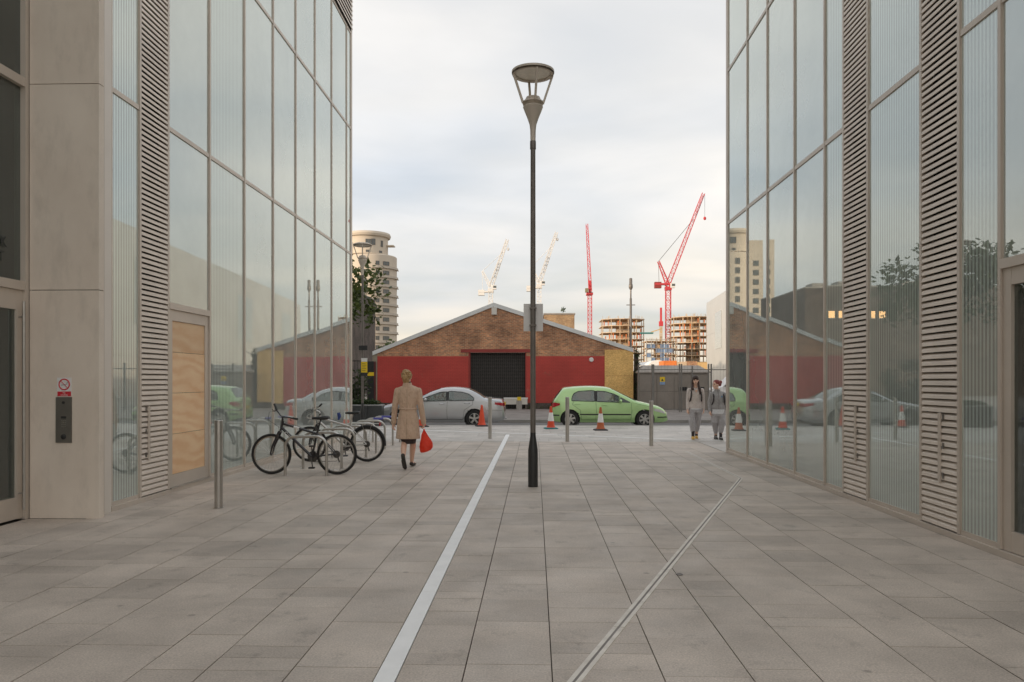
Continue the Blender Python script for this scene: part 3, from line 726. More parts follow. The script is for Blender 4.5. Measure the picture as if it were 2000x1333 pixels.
def bicycle(loc, label, frame, bars, rack=False, wb=1.08, lean=0.0, acc=None, steer=0.0):
    b = thing('bicycle', loc, label, 'bicycle'); b.rotation_euler = (lean, 0, 0)
    rad = 0.335; rx, fx = wb/2, -wb/2
    wheel(b, rx, rad, rad, cass=True); wheel(b, fx, rad, rad, rz=steer)
    BB = V(0.13, 0, 0.29); ST = V(0.215, 0, 0.70); HT = V(-0.345, 0, 0.86); HB = V(-0.385, 0, 0.735)
    f = MB()
    f.tube([HT + V(-0.003,0,0.02), HB], 0.021, 12); f.tube([HT + V(0.01,0,-0.03), ST + V(0,0,-0.03)], 0.019, 12); f.tube([HB + V(0.012,0,0.035), BB], 0.024, 12)
    f.tube([BB, ST + V(0.02,0,0.06)], 0.018, 12)
    for s in (-1, 1):
        f.tube([ST + V(0,0.018*s,-0.02), V(rx - 0.02, 0.06*s, rad + 0.02), V(rx, 0.062*s, rad)], 0.0095, 8)
        f.tube([BB + V(0.02,0.03*s,0), V(rx - 0.1, 0.055*s, rad - 0.005), V(rx, 0.062*s, rad)], 0.0105, 8)
    f.tube([BB + V(0,-0.045,0), BB + V(0,0.045,0)], 0.024, 12)
    fr = f.build('frame', frame, b, True)
    fk = MB(); fk.tube([HT + V(-0.006,0,0.06), HB + V(-0.008,0,-0.03)], 0.016, 10)
    fk.tube([HB + V(-0.01,-0.065,-0.03), HB + V(-0.01,0.065,-0.03)], 0.017, 10)
    for s in (-1, 1): fk.tube([HB + V(-0.01,0.06*s,-0.02), V(fx + 0.03, 0.06*s, rad + 0.12), V(fx, 0.055*s, rad)], [0.019, 0.017, 0.012], 10)
    fo = fk.build('fork', M['bike_black'], b, True)
    MB().bar(HB + V(-0.03,-0.07,-0.06), HB + V(-0.03,-0.07,-0.15), 0.02, 0.03).build('brake', M['chain'], fo)
    sp = MB().tube([ST + V(0.02,0,0.05), ST + V(0.06,0,0.2)], 0.0135, 10).build('seat_post', M['steel'] if frame is M['bike_silver'] else M['plastic'], b, True)
    sc = ST + V(0.065, 0, 0.225); rings = []
    for u, w, h in ((-0.15, 0.012, 0.016), (-0.10, 0.022, 0.022), (-0.02, 0.035, 0.026), (0.06, 0.066, 0.032), (0.11, 0.075, 0.03), (0.13, 0.06, 0.02)):
        rings.append([sc + V(u, w*math.cos(t), h*math.sin(t) + 0.01*max(0, u*8)) for t in [2*math.pi*k/12 for k in range(12)]])
    MB().loft(rings).build('saddle', M['plastic'], b, True)
    hb = [Vector(q) for q in bars]
    hbar = MB().tube(hb, 0.0125, 10); hbar.tube([HT + V(-0.008,0,0.05), HT + V(-0.02,0,0.085), hb[len(hb)//2]], 0.016, 10)
    ho = hbar.build('handlebar', M['bike_black'] if frame is not M['bike_silver'] else M['steel'], b, True)
    for e0, e1 in ((hb[0], hb[1]), (hb[-1], hb[-2])):
        d = (e1 - e0).normalized(); MB().tube([e0 - d*0.005, e0 + d*0.12], 0.0175, 10).build('grip', M['plastic'], ho, True)
        MB().tube([e0 + d*0.14, e0 + d*0.13 + V(-0.05,0,-0.02), e0 + d*0.06 + V(-0.06,0,-0.035)], 0.006, 6).build('brake_lever', M['chain'], ho, True)
    cb = MB()
    for q in (hb[1], hb[-2]): cb.tube([q + V(-0.02,0,0), q + V(-0.13,0,-0.03), q + V(-0.15,0,-0.16), HB + V(-0.04, 0.0, 0.05), HB + V(-0.03,0.03,-0.08)], 0.003, 6)
    cb.tube([HT + V(0.02,0.02,0), ST + V(-0.05,0.02,-0.0)], 0.003, 5)
    cb.build('cables', M['plastic'], ho, True)
    cr = MB().lathe([(0.085, 0.048), (0.09, 0.05), (0.085, 0.053)], BB, 26, 'Y'); cr.lathe([(0.06, 0.054), (0.062, 0.057)], BB, 20, 'Y')
    co = cr.build('chainset', M['chain'], b)
    for s, ang in ((-1, R(-80)), (1, R(100))):
        e = V(math.cos(ang)*0.17, 0.065*s, math.sin(ang)*0.17); MB().tube([BB + V(0,0.05*s,0), BB + e], [0.013, 0.009], 8).build('crank', M['chain'], co, True)
        MB().box(BB.x+e.x-0.045, BB.x+e.x+0.045, (0.075 if s > 0 else -0.155), (0.155 if s > 0 else -0.075), BB.z+e.z-0.012, BB.z+e.z+0.012).build('pedal', M['plastic'], co)
    ch = MB().tube([BB + V(0,0.05,0.087), V(rx,0.045,rad+0.045)], 0.004, 5).tube([BB + V(0,0.05,-0.087), V(rx-0.02,0.045,rad-0.12), V(rx+0.02,0.045,rad-0.05)], 0.004, 5)
    ch.build('chain', M['chain'], b)
    MB().bar(V(rx,0.05,rad-0.02), V(rx+0.03,0.05,rad-0.14), 0.014, 0.02).build('derailleur', M['chain'], b)
    MB().bar(V(0.16,0.0,0.60), V(0.20,0.03,0.66), 0.02, 0.02).build('front_derailleur', M['chain'], b)
    if rack:
        rk = MB()
        for s in (-1, 1):
            rk.tube([V(rx-0.33,0.05*s,0.72), V(rx+0.22,0.055*s,0.725), V(rx+0.24,0.04*s,0.725)], 0.0055, 6)
            rk.tube([V(rx-0.08,0.055*s,0.72), V(rx,0.066*s,rad+0.02), V(rx+0.1,0.055*s,0.72)], 0.005, 6)
        for q in (-0.3, -0.1, 0.1, 0.23): rk.tube([V(rx+q,-0.055,0.722), V(rx+q,0.055,0.722)], 0.005, 6)
        rk.build('rack', M['steel'], b, True)
        MB().box(rx+0.235, rx+0.262, -0.04, 0.04, 0.685, 0.745).build('rear_reflector', M['tail_red'], b)
        MB().ring((rx, 0, rad), rad + 0.012, 0.02, 'Y', 30, 6, R(-5), R(150), sx=1.4).build('mudguard', M['plastic'], b, True)
    if acc: acc(b)
    return b
def bl(loc, pts): return [tuple(at(x, y, Y) - Vector(loc)) for x, y, Y in pts]
la = (at(594, 743, 12.52).x, 12.52, 0)
def accA(b):
    for s, q, sz in (('C', (-0.30, 0.68), 0.075), ('O', (-0.255, 0.63), 0.075)):
        o = text(s, sz, M['white'], b, 'frame_lettering', (q[0] + 0.005, -0.0255, q[1] - 0.005), (R(90), R(46), 0), 0.001)
    MB().tube([V(-0.17,0,0.782), V(-0.08,0,0.757)], 0.0205, 12).build('white_band', M['white'], b, True)
    MB().ring((0.165, 0, 0.62), 0.07, 0.008, 'X', 20, 6).build('cable_lock', M['plastic'], b, True)
    MB().box(0.5, 0.57, -0.012, 0.012, 0.055, 0.085).build('wheel_reflector', M['white'], b)
bicycle(la, 'black mountain bike leaning on the first steel hoop stand', M['bike_black'],
        bl(la, [(536, 790, 12.78), (541, 802, 12.72), (549, 813, 12.6), (556, 815, 12.5), (565, 816, 12.40), (580, 819, 12.24)]), wb=1.085, acc=accA)
lb = (at(661, 743, 14.52).x, 14.52, 0)
def accB(b):
    MB().tube([V(0.0,0,0.93), V(0.02,0,0.86), V(0.0,0.01,0.80)], [0.03, 0.035, 0.02], 10).build('lock_pouch', M['blue'], b, True)
bicycle(lb, 'silver bike with rear rack parked behind the black bike', M['bike_silver'],
        bl(lb, [(628, 790, 14.1), (624, 794, 14.2), (617, 800, 14.42), (614, 801, 14.55), (612, 802, 14.7), (613, 800, 14.9)]), rack=True, wb=1.1, acc=accB)

# ---- traffic cones
M['cone_o'] = pm('cone_orange_red', (0.72, 0.07, 0.02), 0.5, 0, 0.1, 6)
M['cone_b'] = pm('cone_dull_orange', (0.48, 0.12, 0.04), 0.6, 0, 0.2, 6)
M['cone_t'] = pm('teal_rubber', (0.05, 0.22, 0.22), 0.7, 0, 0.2, 8)
M['cone_d'] = pm('dark_rubber', (0.05, 0.045, 0.045), 0.8, 0, 0.2, 8)
M['cone_w'] = pm('reflective_white', (0.80, 0.79, 0.76), 0.4, 0, 0.06, 6)
def cone(px, py, label, col, base, sleeve=True, tilt=0.0, h=0.72, rz=0.0):
    c = thing('traffic_cone', gnd(px, py), label, 'cone', 'traffic cones along the kerb', rz); 
    rr = lambda z: 0.030 + (0.125 - 0.030)*(1 - (z - 0.05)/(h - 0.05))
    bs = MB(); s = 0.205; n = [(-s,-s*0.8),(-s*0.8,-s),(s*0.8,-s),(s,-s*0.8),(s,s*0.8),(s*0.8,s),(-s*0.8,s),(-s,s*0.8)]
    bs.loft([[V(x,y,0.0) for x, y in n], [V(x,y,0.03) for x, y in n], [V(x*0.75,y*0.75,0.05) for x, y in n]])
    bs.build('base', base, c)
    zs = [0.05, 0.10, 0.2, 0.3, 0.4, 0.5, 0.6, h - 0.01, h]
    MB().lathe([(rr(z) + (0.02 if z == 0.05 else 0) - (0.012 if z == h else 0), z) for z in zs], (0,0,0), 20).build('cone_body', col, c, True)
    if sleeve: MB().lathe([(rr(0.25) + 0.003, 0.25), (rr(0.52) + 0.003, 0.52)], (0,0,0), 20, cap=False).build('white_sleeve', M['cone_w'], c, True)
    return c
cone(941, 833, 'plain red cone without sleeve behind the silver car', M['cone_o'], M['cone_d'], False, rz=0.3)
cone(1076, 838, 'bright red and white cone on a teal base behind the green car', M['cone_o'], M['cone_t'], rz=0.2)
cone(1173, 841, 'dull orange and white cone beside the front door of the green car', M['cone_b'], M['cone_d'], rz=0.1)
cone(824, 834, 'red and white cone beside the front door of the silver car', M['cone_o'], M['cone_d'], rz=0.4)

# ---- planter
M['dark_granite'] = pm('dark_granite', (0.055, 0.057, 0.058), 0.35, 0, 0.2, 30)
pl0, pl1 = at(640, 743, 26.0).x, at(748, 743, 26.0).x
pt = thing('planter', ((pl0+pl1)/2, 26.1, 0), 'long dark granite planter with clipped greenery behind the bike stands', 'planter')
n = 4; w = (pl1 - pl0)/n
for i in range(n):
    x = pl0 + i*w - (pl0+pl1)/2
    MB().box(x + 0.006, x + w - 0.006, -0.3, -0.22, 0.0, 0.68).build('front_panel', M['dark_granite'], pt)
MB().box((pl0-pl1)/2 + 0.02, (pl1-pl0)/2 - 0.02, -0.21, 0.2, 0, 0.66).build('trough', M['dark_granite'], pt)
MB().box((pl0-pl1)/2, (pl1-pl0)/2, -0.31, 0.2, 0.685, 0.72).build('coping', pm('grey_stone_coping', (0.35, 0.35, 0.34), 0.6), pt)
M['leaf'] = None
def leaf_mat(name, a, b):
    t = NT(name); ge = t.n('NewGeometry')
    c = t.ramp(ge.outputs['Random Per Island'], [(0, a), (1, b)])
    t.l(c, t.b.inputs['Base Color']); t.b.inputs['Roughness'].default_value = 0.55
    tl = t.n('BsdfTranslucent'); t.l(c, tl.inputs[0]); m = t.n('MixShader'); m.inputs[0].default_value = 0.3
    t.l(t.b.outputs[0], m.inputs[1]); t.l(tl.outputs[0], m.inputs[2]); t.l(m.outputs[0], t.o.inputs[0]); return t.m
M['leaf'] = leaf_mat('tree_leaf', (0.035, 0.06, 0.014), (0.14, 0.17, 0.04))
M['leaf_dark'] = leaf_mat('shrub_leaf', (0.02, 0.04, 0.012), (0.075, 0.11, 0.03))
M['leaf_dry'] = leaf_mat('dry_leaf', (0.10, 0.06, 0.02), (0.24, 0.16, 0.05))
M['bark'] = pm('bark', (0.09, 0.07, 0.05), 0.9, 0, 0.3, 6, 0.6, 30)
def leaves(mb, centre, rad, n, size, rng, shell=0.35):
    for _ in range(n):
        d = Vector((rng.gauss(0,1), rng.gauss(0,1), rng.gauss(0,1))).normalized()
        r = shell + (1 - shell)*rng.random()**0.6
        p = Vector(centre) + Vector((d.x*rad[0], d.y*rad[1], d.z*rad[2]))*r
        a = Vector((rng.gauss(0,1), rng.gauss(0,1), rng.gauss(0,0.6))).normalized(); b = a.cross(Vector((rng.gauss(0,1), rng.gauss(0,1), rng.gauss(0,1)))).normalized()
        s = size*rng.uniform(0.6, 1.3)
        mb.add([p - a*s, p + b*s*0.45 - a*s*0.1, p + a*s, p - b*s*0.45 - a*s*0.1], [(0,1,2,3)])
rg = random.Random(3)
hm_ = MB()
for i in range(22): leaves(hm_, ((pl0-pl1)/2 + 0.3 + i*(pl1-pl0-0.6)/21, -0.02, 0.74 + rg.random()*0.05), (0.28, 0.18, 0.12), 90, 0.05, rg)
struct(hm_.build('greenery', M['leaf_dark'], pt), 'stuff')
# ================================================================ PARKED CARS
def interp(tab, x):
    if x <= tab[0][0]: return tab[0][1]
    for (a, u), (b, v) in zip(tab, tab[1:]):
        if x <= b:
            t = (x - a)/(b - a); return u + (v - u)*t
    return tab[-1][1]
def smooth_tab(tab, n=140):
    """Catmull-Rom through the points, monotone in x, so that the outline has no kinks"""
    out = []
    for i in range(len(tab) - 1):
        p0 = tab[max(i-1, 0)]; p1 = tab[i]; p2 = tab[i+1]; p3 = tab[min(i+2, len(tab)-1)]
        m1 = (p2[1]-p0[1])/max(1e-6, p2[0]-p0[0]); m2 = (p3[1]-p1[1])/max(1e-6, p3[0]-p1[0]); h = p2[0]-p1[0]
        for k in range(8):
            t = k/8; out.append((p1[0]+h*t, (2*t**3-3*t**2+1)*p1[1] + (t**3-2*t**2+t)*h*m1 + (-2*t**3+3*t**2)*p2[1] + (t**3-t**2)*h*m2))
    out.append(tab[-1]); return out
M['car_glass'] = pm('car_window', (0.09, 0.10, 0.095), 0.05, 0, 0.2, 2, spec=0.9)
M['seat'] = pm('seat_fabric', (0.10, 0.10, 0.105), 0.9)
M['car_pane'] = glass_mat('car_side_glass', tint=(0.62, 0.68, 0.65), base=0.06, ior=1.5, haze=0.06)
M['chrome'] = pm('chrome', (0.6, 0.6, 0.6), 0.15, 1.0, 0.05, 4)
M['alloy'] = pm('alloy_wheel', (0.50, 0.49, 0.47), 0.32, 0.8, 0.06, 10)
M['lens'] = pm('clear_lens', (0.62, 0.62, 0.60), 0.08, 0.3, 0.08, 20, coat=1)
M['plate_y'] = pm('yellow_plate', (0.75, 0.52, 0.03), 0.4)
M['seam'] = pm('panel_gap', (0.02, 0.02, 0.02), 0.7)
M['trim'] = pm('black_trim', (0.03, 0.03, 0.03), 0.55, 0, 0.1, 10)
class Car:
    wins = []
    def __init__(s, loc, label, name, rz, L_, W, top, plan, belt, paint, wx, wr):
        s.L, s.W, s.wx, s.wr = L_, W, wx, wr
        s.top = smooth_tab(top); s.plan = smooth_tab(plan); s.belt = belt
        s.b = thing(name, loc, label, 'car', rz=rz); s.paint = paint
        s.body()
    def z0(s, x): return 0.20 + 0.10*max(0, 1 - x/0.35)**2 + 0.06*max(0, 1 - (s.L - x)/0.35)**2
    def Y(s, x, z):
        w = s.W*interp(s.plan, x); zt = interp(s.top, x); zb = s.belt
        if z < 0.58: y = w*(1 - 0.06*((0.58 - z)/0.4)**2)
        elif z < zb: y = w*(1 - 0.035*((z - 0.58)/(zb - 0.58))**2)
        else: y = w*0.965 - 0.36*(z - zb) - 0.08*max(0, z - zb)**2
        r = 0.11; u = (z - (zt - r))/r
        if u > 0: y -= 0.13*(1 - math.sqrt(max(0, 1 - min(1, u)**2)))
        return max(0.02, y)
    def body(s):
        NX, NZ, NR = 190, 44, 6; xs = [s.L*(0.5 - 0.5*math.cos(math.pi*i/NX)*1.0) for i in range(NX + 1)]
        xs = [0.6*a + 0.4*s.L*i/NX for i, a in enumerate(xs)]
        def wc(x, z):
            for c in s.wx:
                d = math.hypot(x - c, z - s.wr); ra = s.wr + 0.045
                if d < ra + 0.016 and d > ra - 0.016 and z > 0.05: return (c + (x-c)*ra/d, s.wr + (z-s.wr)*ra/d)
            return (x, z)
        def inside(x, z): return any(math.hypot(x - c, z - s.wr) < s.wr + 0.043 for c in s.wx)
        mb = MB()
        for sd in (-1, 1):
            pts = []
            for x in xs:
                zt = interp(s.top, x); zb = s.z0(x); col = []
                for j in range(NZ + 1):
                    t = j/NZ; t = t**0.85; z = zb + (zt - zb)*t
                    x2, z2 = wc(x, z); col.append(((x2, sd*s.Y(x2, min(z2, interp(s.top, x2))), z2), (x, z)))
                yt = s.Y(x, zt)
                for k in range(1, NR + 1):
                    y = yt*(1 - k/NR); col.append(((x, sd*y, zt + 0.035*(1 - (y/yt)**2)), (x, 9)))
                pts.append(col)
            n = len(pts[0]); base = len(mb.v)
            for c in pts: mb.v += [q[0] for q in c]
            for i in range(NX):
                for j in range(n - 1):
                    cx = sum(pts[a][b][1][0] for a, b in ((i,j),(i+1,j),(i,j+1),(i+1,j+1)))/4
                    cz = sum(pts[a][b][1][1] for a, b in ((i,j),(i+1,j),(i,j+1),(i+1,j+1)))/4
                    if cz < 2 and (inside(cx, cz) or any(a_ + 0.015 < cx < b_ - 0.015 and interp(lo_, cx) + 0.015 < cz < interp(hi_, cx) - 0.015 for a_, b_, lo_, hi_ in s.wins)): continue
                    mb.f.append((base+i*n+j, base+(i+1)*n+j, base+(i+1)*n+j+1, base+i*n+j+1))
            for i in (0, NX):      # close the ends
                mb.f.append(tuple(base+i*n+j for j in range(n)) )
                c0 = len(mb.v); mb.v.append((pts[i][0][0][0], 0, pts[i][0][0][2])); mb.f[-1] = mb.f[-1] + (c0,)
        bd = mb.build('body', s.paint, s.b, True); s.bd = bd
        # dark floor and wheel housings
        un = MB().box(0.25, s.L - 0.25, -s.W*0.8, s.W*0.8, 0.19, 0.5); 
        un.build('underbody', M['trim'], s.b)
        xa, xb = s.wins[0][0] - 0.1, s.wins[-1][1] + 0.25
        MB().box(xa, xb, -s.W*0.84, s.W*0.84, 0.5, 0.86).build('cabin_floor', M['trim'], s.b)
        for xq in (xa + 0.35, xa + 1.15):
            for yq in (-0.37, 0.37):
                st = MB().loft([[V(xq - 0.06, yq - 0.23, 0.861), V(xq + 0.08, yq - 0.23, 0.861), V(xq + 0.08, yq + 0.23, 0.861), V(xq - 0.06, yq + 0.23, 0.861)], [V(xq - 0.13, yq - 0.2, 1.08), V(xq - 0.03, yq - 0.2, 1.08), V(xq - 0.03, yq + 0.2, 1.08), V(xq - 0.13, yq + 0.2, 1.08)]])
                so2 = st.build('seat', M['seat'], s.b); MB().ell((xq - 0.1, yq, 1.17), 0.05, 0.12, 0.08).build('headrest', M['seat'], so2, True)
        for c in s.wx:
            for sd in (-1, 1):
                MB().lathe([(s.wr + 0.04, sd*(s.W*0.55)), (s.wr + 0.043, sd*(s.W - 0.05))], (c, 0, s.wr), 28, 'Y', cap=False).build('wheel_arch', M['trim'], s.b)
                s.wheel(c, sd)
    def wheel(s, c, sd):
        y = sd*(s.W - 0.11)
        w = MB().lathe([(s.wr*0.62, -0.09), (s.wr*0.93, -0.095), (s.wr, -0.07), (s.wr, 0.07), (s.wr*0.93, 0.095), (s.wr*0.62, 0.09)], (0,0,0), 32, 'Y', cap=False).build('wheel', M['rubber'], s.b, True, loc=(c, y, s.wr))
        o = sd*0.085; 
        MB().lathe([(s.wr*0.63, o - sd*0.10), (s.wr*0.63, o), (s.wr*0.58, o + sd*0.004), (s.wr*0.56, o - sd*0.04)], (0,0,0), 32, 'Y', cap=False).build('rim', M['alloy'], w, True)
        MB().lathe([(s.wr*0.57, 0), (0.01, 0.001)], (0, o - sd*0.045, 0), 24, 'Y').build('brake_disc', M['trim'], w)
        sp = MB(); ns = s.spokes
        for k in range(ns):
            t = 2*math.pi*k/ns + 0.3; e = V(math.cos(t), 0, math.sin(t)); q = V(-math.sin(t), 0, math.cos(t)); r0, r1, w0, w1 = 0.04, s.wr*0.60, 0.028, 0.036 if ns < 7 else 0.026
            p = [e*r0 + q*w0, e*r1 + q*w1, e*r1 - q*w1, e*r0 - q*w0]
            sp.prism(p, lambda a: a + V(0, o - sd*0.02, 0), lambda a: a + V(0, o + sd*0.002, 0))
        sp.lathe([(0.06, o - sd*0.02), (0.055, o + sd*0.008), (0.02, o + sd*0.01)], (0,0,0), 16, 'Y')
        sp.build('spokes', M['alloy'], w)
    spokes = 6
    def patch(s, name, poly_lo, poly_hi, m, x0, x1, sd=None, off=0.006, rows=6, n=22, parent=None):
        """side patch between two curves z(x)"""
        for q in ((-1, 1) if sd is None else (sd,)):
            mb = MB(); 
            for i in range(n + 1):
                x = x0 + (x1 - x0)*i/n; lo, hi = interp(poly_lo, x), interp(poly_hi, x); hi = max(hi, lo + 0.002)
                for j in range(rows + 1):
                    z = lo + (hi - lo)*j/rows; mb.v.append((x, q*(s.Y(x, z) + off), z))
            r = rows + 1
            for i in range(n):
                for j in range(rows): mb.f.append((i*r+j, (i+1)*r+j, (i+1)*r+j+1, i*r+j+1))
            k = len(mb.v); mb.v += [(a, b - q*0.012, c) for a, b, c in mb.v]
            mb.f += [tuple(reversed([v + k for v in f])) for f in mb.f[:]]
            mb.build(name, m, parent or s.bd, True)
            if name == 'side_window':
                P = [(x0 + (x1-x0)*i/n, interp(poly_lo, x0 + (x1-x0)*i/n)) for i in range(n+1)] + [(x0 + (x1-x0)*i/n, interp(poly_hi, x0 + (x1-x0)*i/n)) for i in range(n, -1, -1)]
                P.append(P[0]); MB().tube([(a, q*(s.Y(a, c) + 0.004), c) for a, c in P], 0.014, 5).build('window_seal', M['trim'], parent or s.bd)
    def top_patch(s, name, x0, x1, m, yf0, yf1, off=0.008, parent=None):
        mb = MB(); nx, ny = 16, 10
        for i in range(nx + 1):
            x = x0 + (x1 - x0)*i/nx; zt = interp(s.top, x); yt = s.Y(x, zt) + 0.055; f = yf0 + (yf1 - yf0)*i/nx
            dz = (interp(s.top, x + 0.01) - interp(s.top, x - 0.01))/0.02; nn = V(-dz, 0, 1).normalized()*off
            for j in range(ny + 1):
                y = yt*f*(-1 + 2*j/ny); yy = min(1, abs(y)/(yt - 0.055)); mb.v.append((x + nn.x, y, zt + 0.035*(1 - yy**2) - 0.06*max(0, abs(y)/(yt - 0.055) - 1) + nn.z))
        r = ny + 1
        for i in range(nx):
            for j in range(ny): mb.f.append((i*r+j, (i+1)*r+j, (i+1)*r+j+1, i*r+j+1))
        mb.build(name, m, parent or s.bd, True)
    def line(s, name, pts, r, m, off=0.002):
        for q in (-1, 1):
            P = []
            for (x, z), (x2, z2) in zip(pts, pts[1:]):
                for k in range(6): t = k/6; a, b = x + (x2-x)*t, z + (z2-z)*t; P.append((a, q*(s.Y(a, b) + off), b))
            a, b = pts[-1]; P.append((a, q*(s.Y(a, b) + off), b))
            MB().tube(P, r, 5).build(name, m, s.bd)
    def handle(s, x, z, m):
        for q in (-1, 1):
            y = q*(s.Y(x, z) + 0.004); MB().tube([(x - 0.09, y, z), (x - 0.07, y + q*0.022, z + 0.004), (x + 0.07, y + q*0.022, z + 0.004), (x + 0.09, y, z)], 0.013, 6).build('door_handle', m, s.bd, True)
    def mirror(s, x, z, m):
        for q in (-1, 1):
            y = s.Y(x, z); MB().ell((x, q*(y + 0.10), z + 0.05), 0.055, 0.10, 0.065).tube([(x, q*(y - 0.02), z), (x, q*(y + 0.07), z + 0.03)], 0.02, 6).build('wing_mirror', m, s.bd, True)

M['car_green'] = pm('pale_green_metallic', (0.45, 0.68, 0.30), 0.26, 0.25, 0.04, 3, coat=0.7)
M['car_silver'] = pm('silver_metallic', (0.50, 0.505, 0.51), 0.26, 0.45, 0.03, 3, coat=0.7)
# --- green hatchback: rear to the left
gz = ROAD_Z
g0 = at(1077, 743, 27.05).x
top = [(0, 0.42), (0.03, 0.62), (0.06, 0.86), (0.11, 0.985), (0.26, 1.19), (0.40, 1.355), (0.62, 1.405), (1.2, 1.445), (1.7, 1.435), (2.1, 1.375), (2.55, 1.16), (3.02, 0.935), (3.3, 0.87), (3.7, 0.765), (3.95, 0.66), (4.06, 0.54), (4.13, 0.36)]
plan = [(0, 0.80), (0.08, 0.91), (0.35, 0.985), (1.0, 1.0), (3.0, 1.0), (3.5, 0.97), (3.9, 0.88), (4.05, 0.76), (4.13, 0.62)]
hi = [(0.70, 0.98), (0.78, 1.20), (0.95, 1.285), (1.4, 1.315), (1.9, 1.28), (2.2, 1.19), (2.5, 1.05), (2.78, 0.90)]
Car.wins = [(0.72, 1.52, [(0.7, 0.955), (1.5, 0.935)], hi), (1.60, 2.38, [(1.6, 0.93), (2.4, 0.90)], hi)]
g = Car((g0, 27.05 + 0.86, gz), 'pale green hatchback parked at the kerb between traffic cones', 'parked_hatchback', 0, 4.13, 0.86, top, plan, 0.93, M['car_green'], (0.66, 3.27), 0.305)
hi = [(0.70, 0.98), (0.78, 1.20), (0.95, 1.285), (1.4, 1.315), (1.9, 1.28), (2.2, 1.19), (2.5, 1.05), (2.78, 0.90)]
g.patch('side_window', [(0.7, 0.955), (1.5, 0.935)], hi, M['car_pane'], 0.72, 1.52)
g.patch('side_window', [(1.6, 0.93), (2.4, 0.90)], hi, M['car_pane'], 1.60, 2.38)
g.patch('quarter_window', [(2.4, 0.90), (2.78, 0.885)], hi, M['car_glass'], 2.42, 2.76)
g.patch('door_pillar', [(1.5, 0.93), (1.6, 0.93)], hi, M['trim'], 1.525, 1.595, off=0.004)
g.top_patch('windscreen', 2.14, 2.98, M['car_glass'], 0.86, 0.97)
g.top_patch('rear_window', 0.13, 0.39, M['car_glass'], 0.86, 0.8)
g.patch('tail_light', [(0.02, 0.70), (0.30, 0.80)], [(0.02, 0.84), (0.08, 0.90), (0.32, 0.86)], M['tail_red'], 0.02, 0.30, off=0.008)
g.patch('headlight', [(3.62, 0.60), (3.98, 0.50)], [(3.62, 0.685), (3.8, 0.66), (3.98, 0.57)], M['lens'], 3.60, 3.99, off=0.008)
g.patch('side_moulding', [(1.0, 0.455), (2.9, 0.455)], [(1.0, 0.495), (2.9, 0.495)], M['trim'], 1.0, 1.72, off=0.012, rows=2)
g.patch('side_moulding', [(1.0, 0.455), (2.9, 0.455)], [(1.0, 0.495), (2.9, 0.495)], M['trim'], 1.76, 2.78, off=0.012, rows=2)
g.patch('bumper_strip', [(0, 0.42), (0.3, 0.42)], [(0, 0.47), (0.3, 0.47)], M['trim'], 0.02, 0.28, off=0.01, rows=2)
g.patch('bumper_strip', [(3.7, 0.36), (4.1, 0.36)], [(3.7, 0.395), (4.1, 0.395)], M['trim'], 3.72, 4.1, off=0.01, rows=2)
g.line('door_seam', [(1.56, 0.92), (1.58, 0.6), (1.56, 0.30)], 0.005, M['seam']); g.line('door_seam', [(0.78, 0.93), (0.74, 0.82), (1.02, 0.62), (1.06, 0.30)], 0.005, M['seam'])
g.line('door_seam', [(2.80, 0.88), (2.82, 0.6), (2.78, 0.30)], 0.005, M['seam']); g.line('door_seam', [(1.05, 0.285), (2.78, 0.285)], 0.006, M['seam'])
g.line('bonnet_seam', [(2.95, 0.86), (3.3, 0.79), (3.62, 0.70)], 0.004, M['seam'])
g.handle(0.92, 0.83, M['car_green']); g.handle(1.86, 0.80, M['car_green']); g.mirror(2.42, 0.90, M['car_green'])
MB().box(-0.012, 0.03, -0.26, 0.26, 0.62, 0.73).build('number_plate', M['plate_y'], g.bd); MB().box(4.10, 4.14, -0.26, 0.26, 0.42, 0.53).build('number_plate', M['white'], g.bd)
MB().tube([(0.9, 0.0, 1.46), (0.62, 0, 1.62)], 0.004, 5).build('aerial', M['trim'], g.bd)
# --- silver saloon: rear to the right, turned round
s1 = at(985, 743, 27.1).x
top = [(0, 0.50), (0.03, 0.74), (0.08, 0.93), (0.16, 0.985), (0.45, 1.01), (0.66, 1.03), (0.95, 1.20), (1.28, 1.345), (1.75, 1.405), (2.2, 1.385), (2.6, 1.27), (3.0, 1.075), (3.25, 0.955), (3.6, 0.905), (4.1, 0.81), (4.42, 0.70), (4.55, 0.56), (4.62, 0.38)]
plan = [(0, 0.80), (0.1, 0.92), (0.45, 0.985), (1.2, 1.0), (3.4, 1.0), (3.9, 0.97), (4.35, 0.88), (4.55, 0.74), (4.62, 0.60)]
Car.spokes = 5
hi = [(1.0, 0.985), (1.25, 1.18), (1.5, 1.255), (1.9, 1.285), (2.3, 1.245), (2.7, 1.10), (3.05, 0.95)]
Car.wins = [(1.08, 1.98, [(1.0, 0.965), (2.0, 0.95)], hi), (2.06, 3.0, [(2.0, 0.95), (3.05, 0.93)], hi)]
sc = Car((s1, 27.1 + 0.87, gz), 'silver saloon car parked at the kerb beside the woman in the coat', 'parked_saloon', math.pi, 4.62, 0.87, top, plan, 0.96, M['car_silver'], (1.06, 3.74), 0.315)
hi = [(1.0, 0.985), (1.25, 1.18), (1.5, 1.255), (1.9, 1.285), (2.3, 1.245), (2.7, 1.10), (3.05, 0.95)]
sc.patch('side_window', [(1.0, 0.965), (2.0, 0.95)], hi, M['car_pane'], 1.08, 1.98)
sc.patch('side_window', [(2.0, 0.95), (3.05, 0.93)], hi, M['car_pane'], 2.06, 3.0)
sc.patch('door_pillar', [(1.9, 0.95), (2.1, 0.95)], hi, M['trim'], 1.985, 2.055, off=0.004)
sc.top_patch('windscreen', 2.32, 3.18, M['car_glass'], 0.86, 0.96)
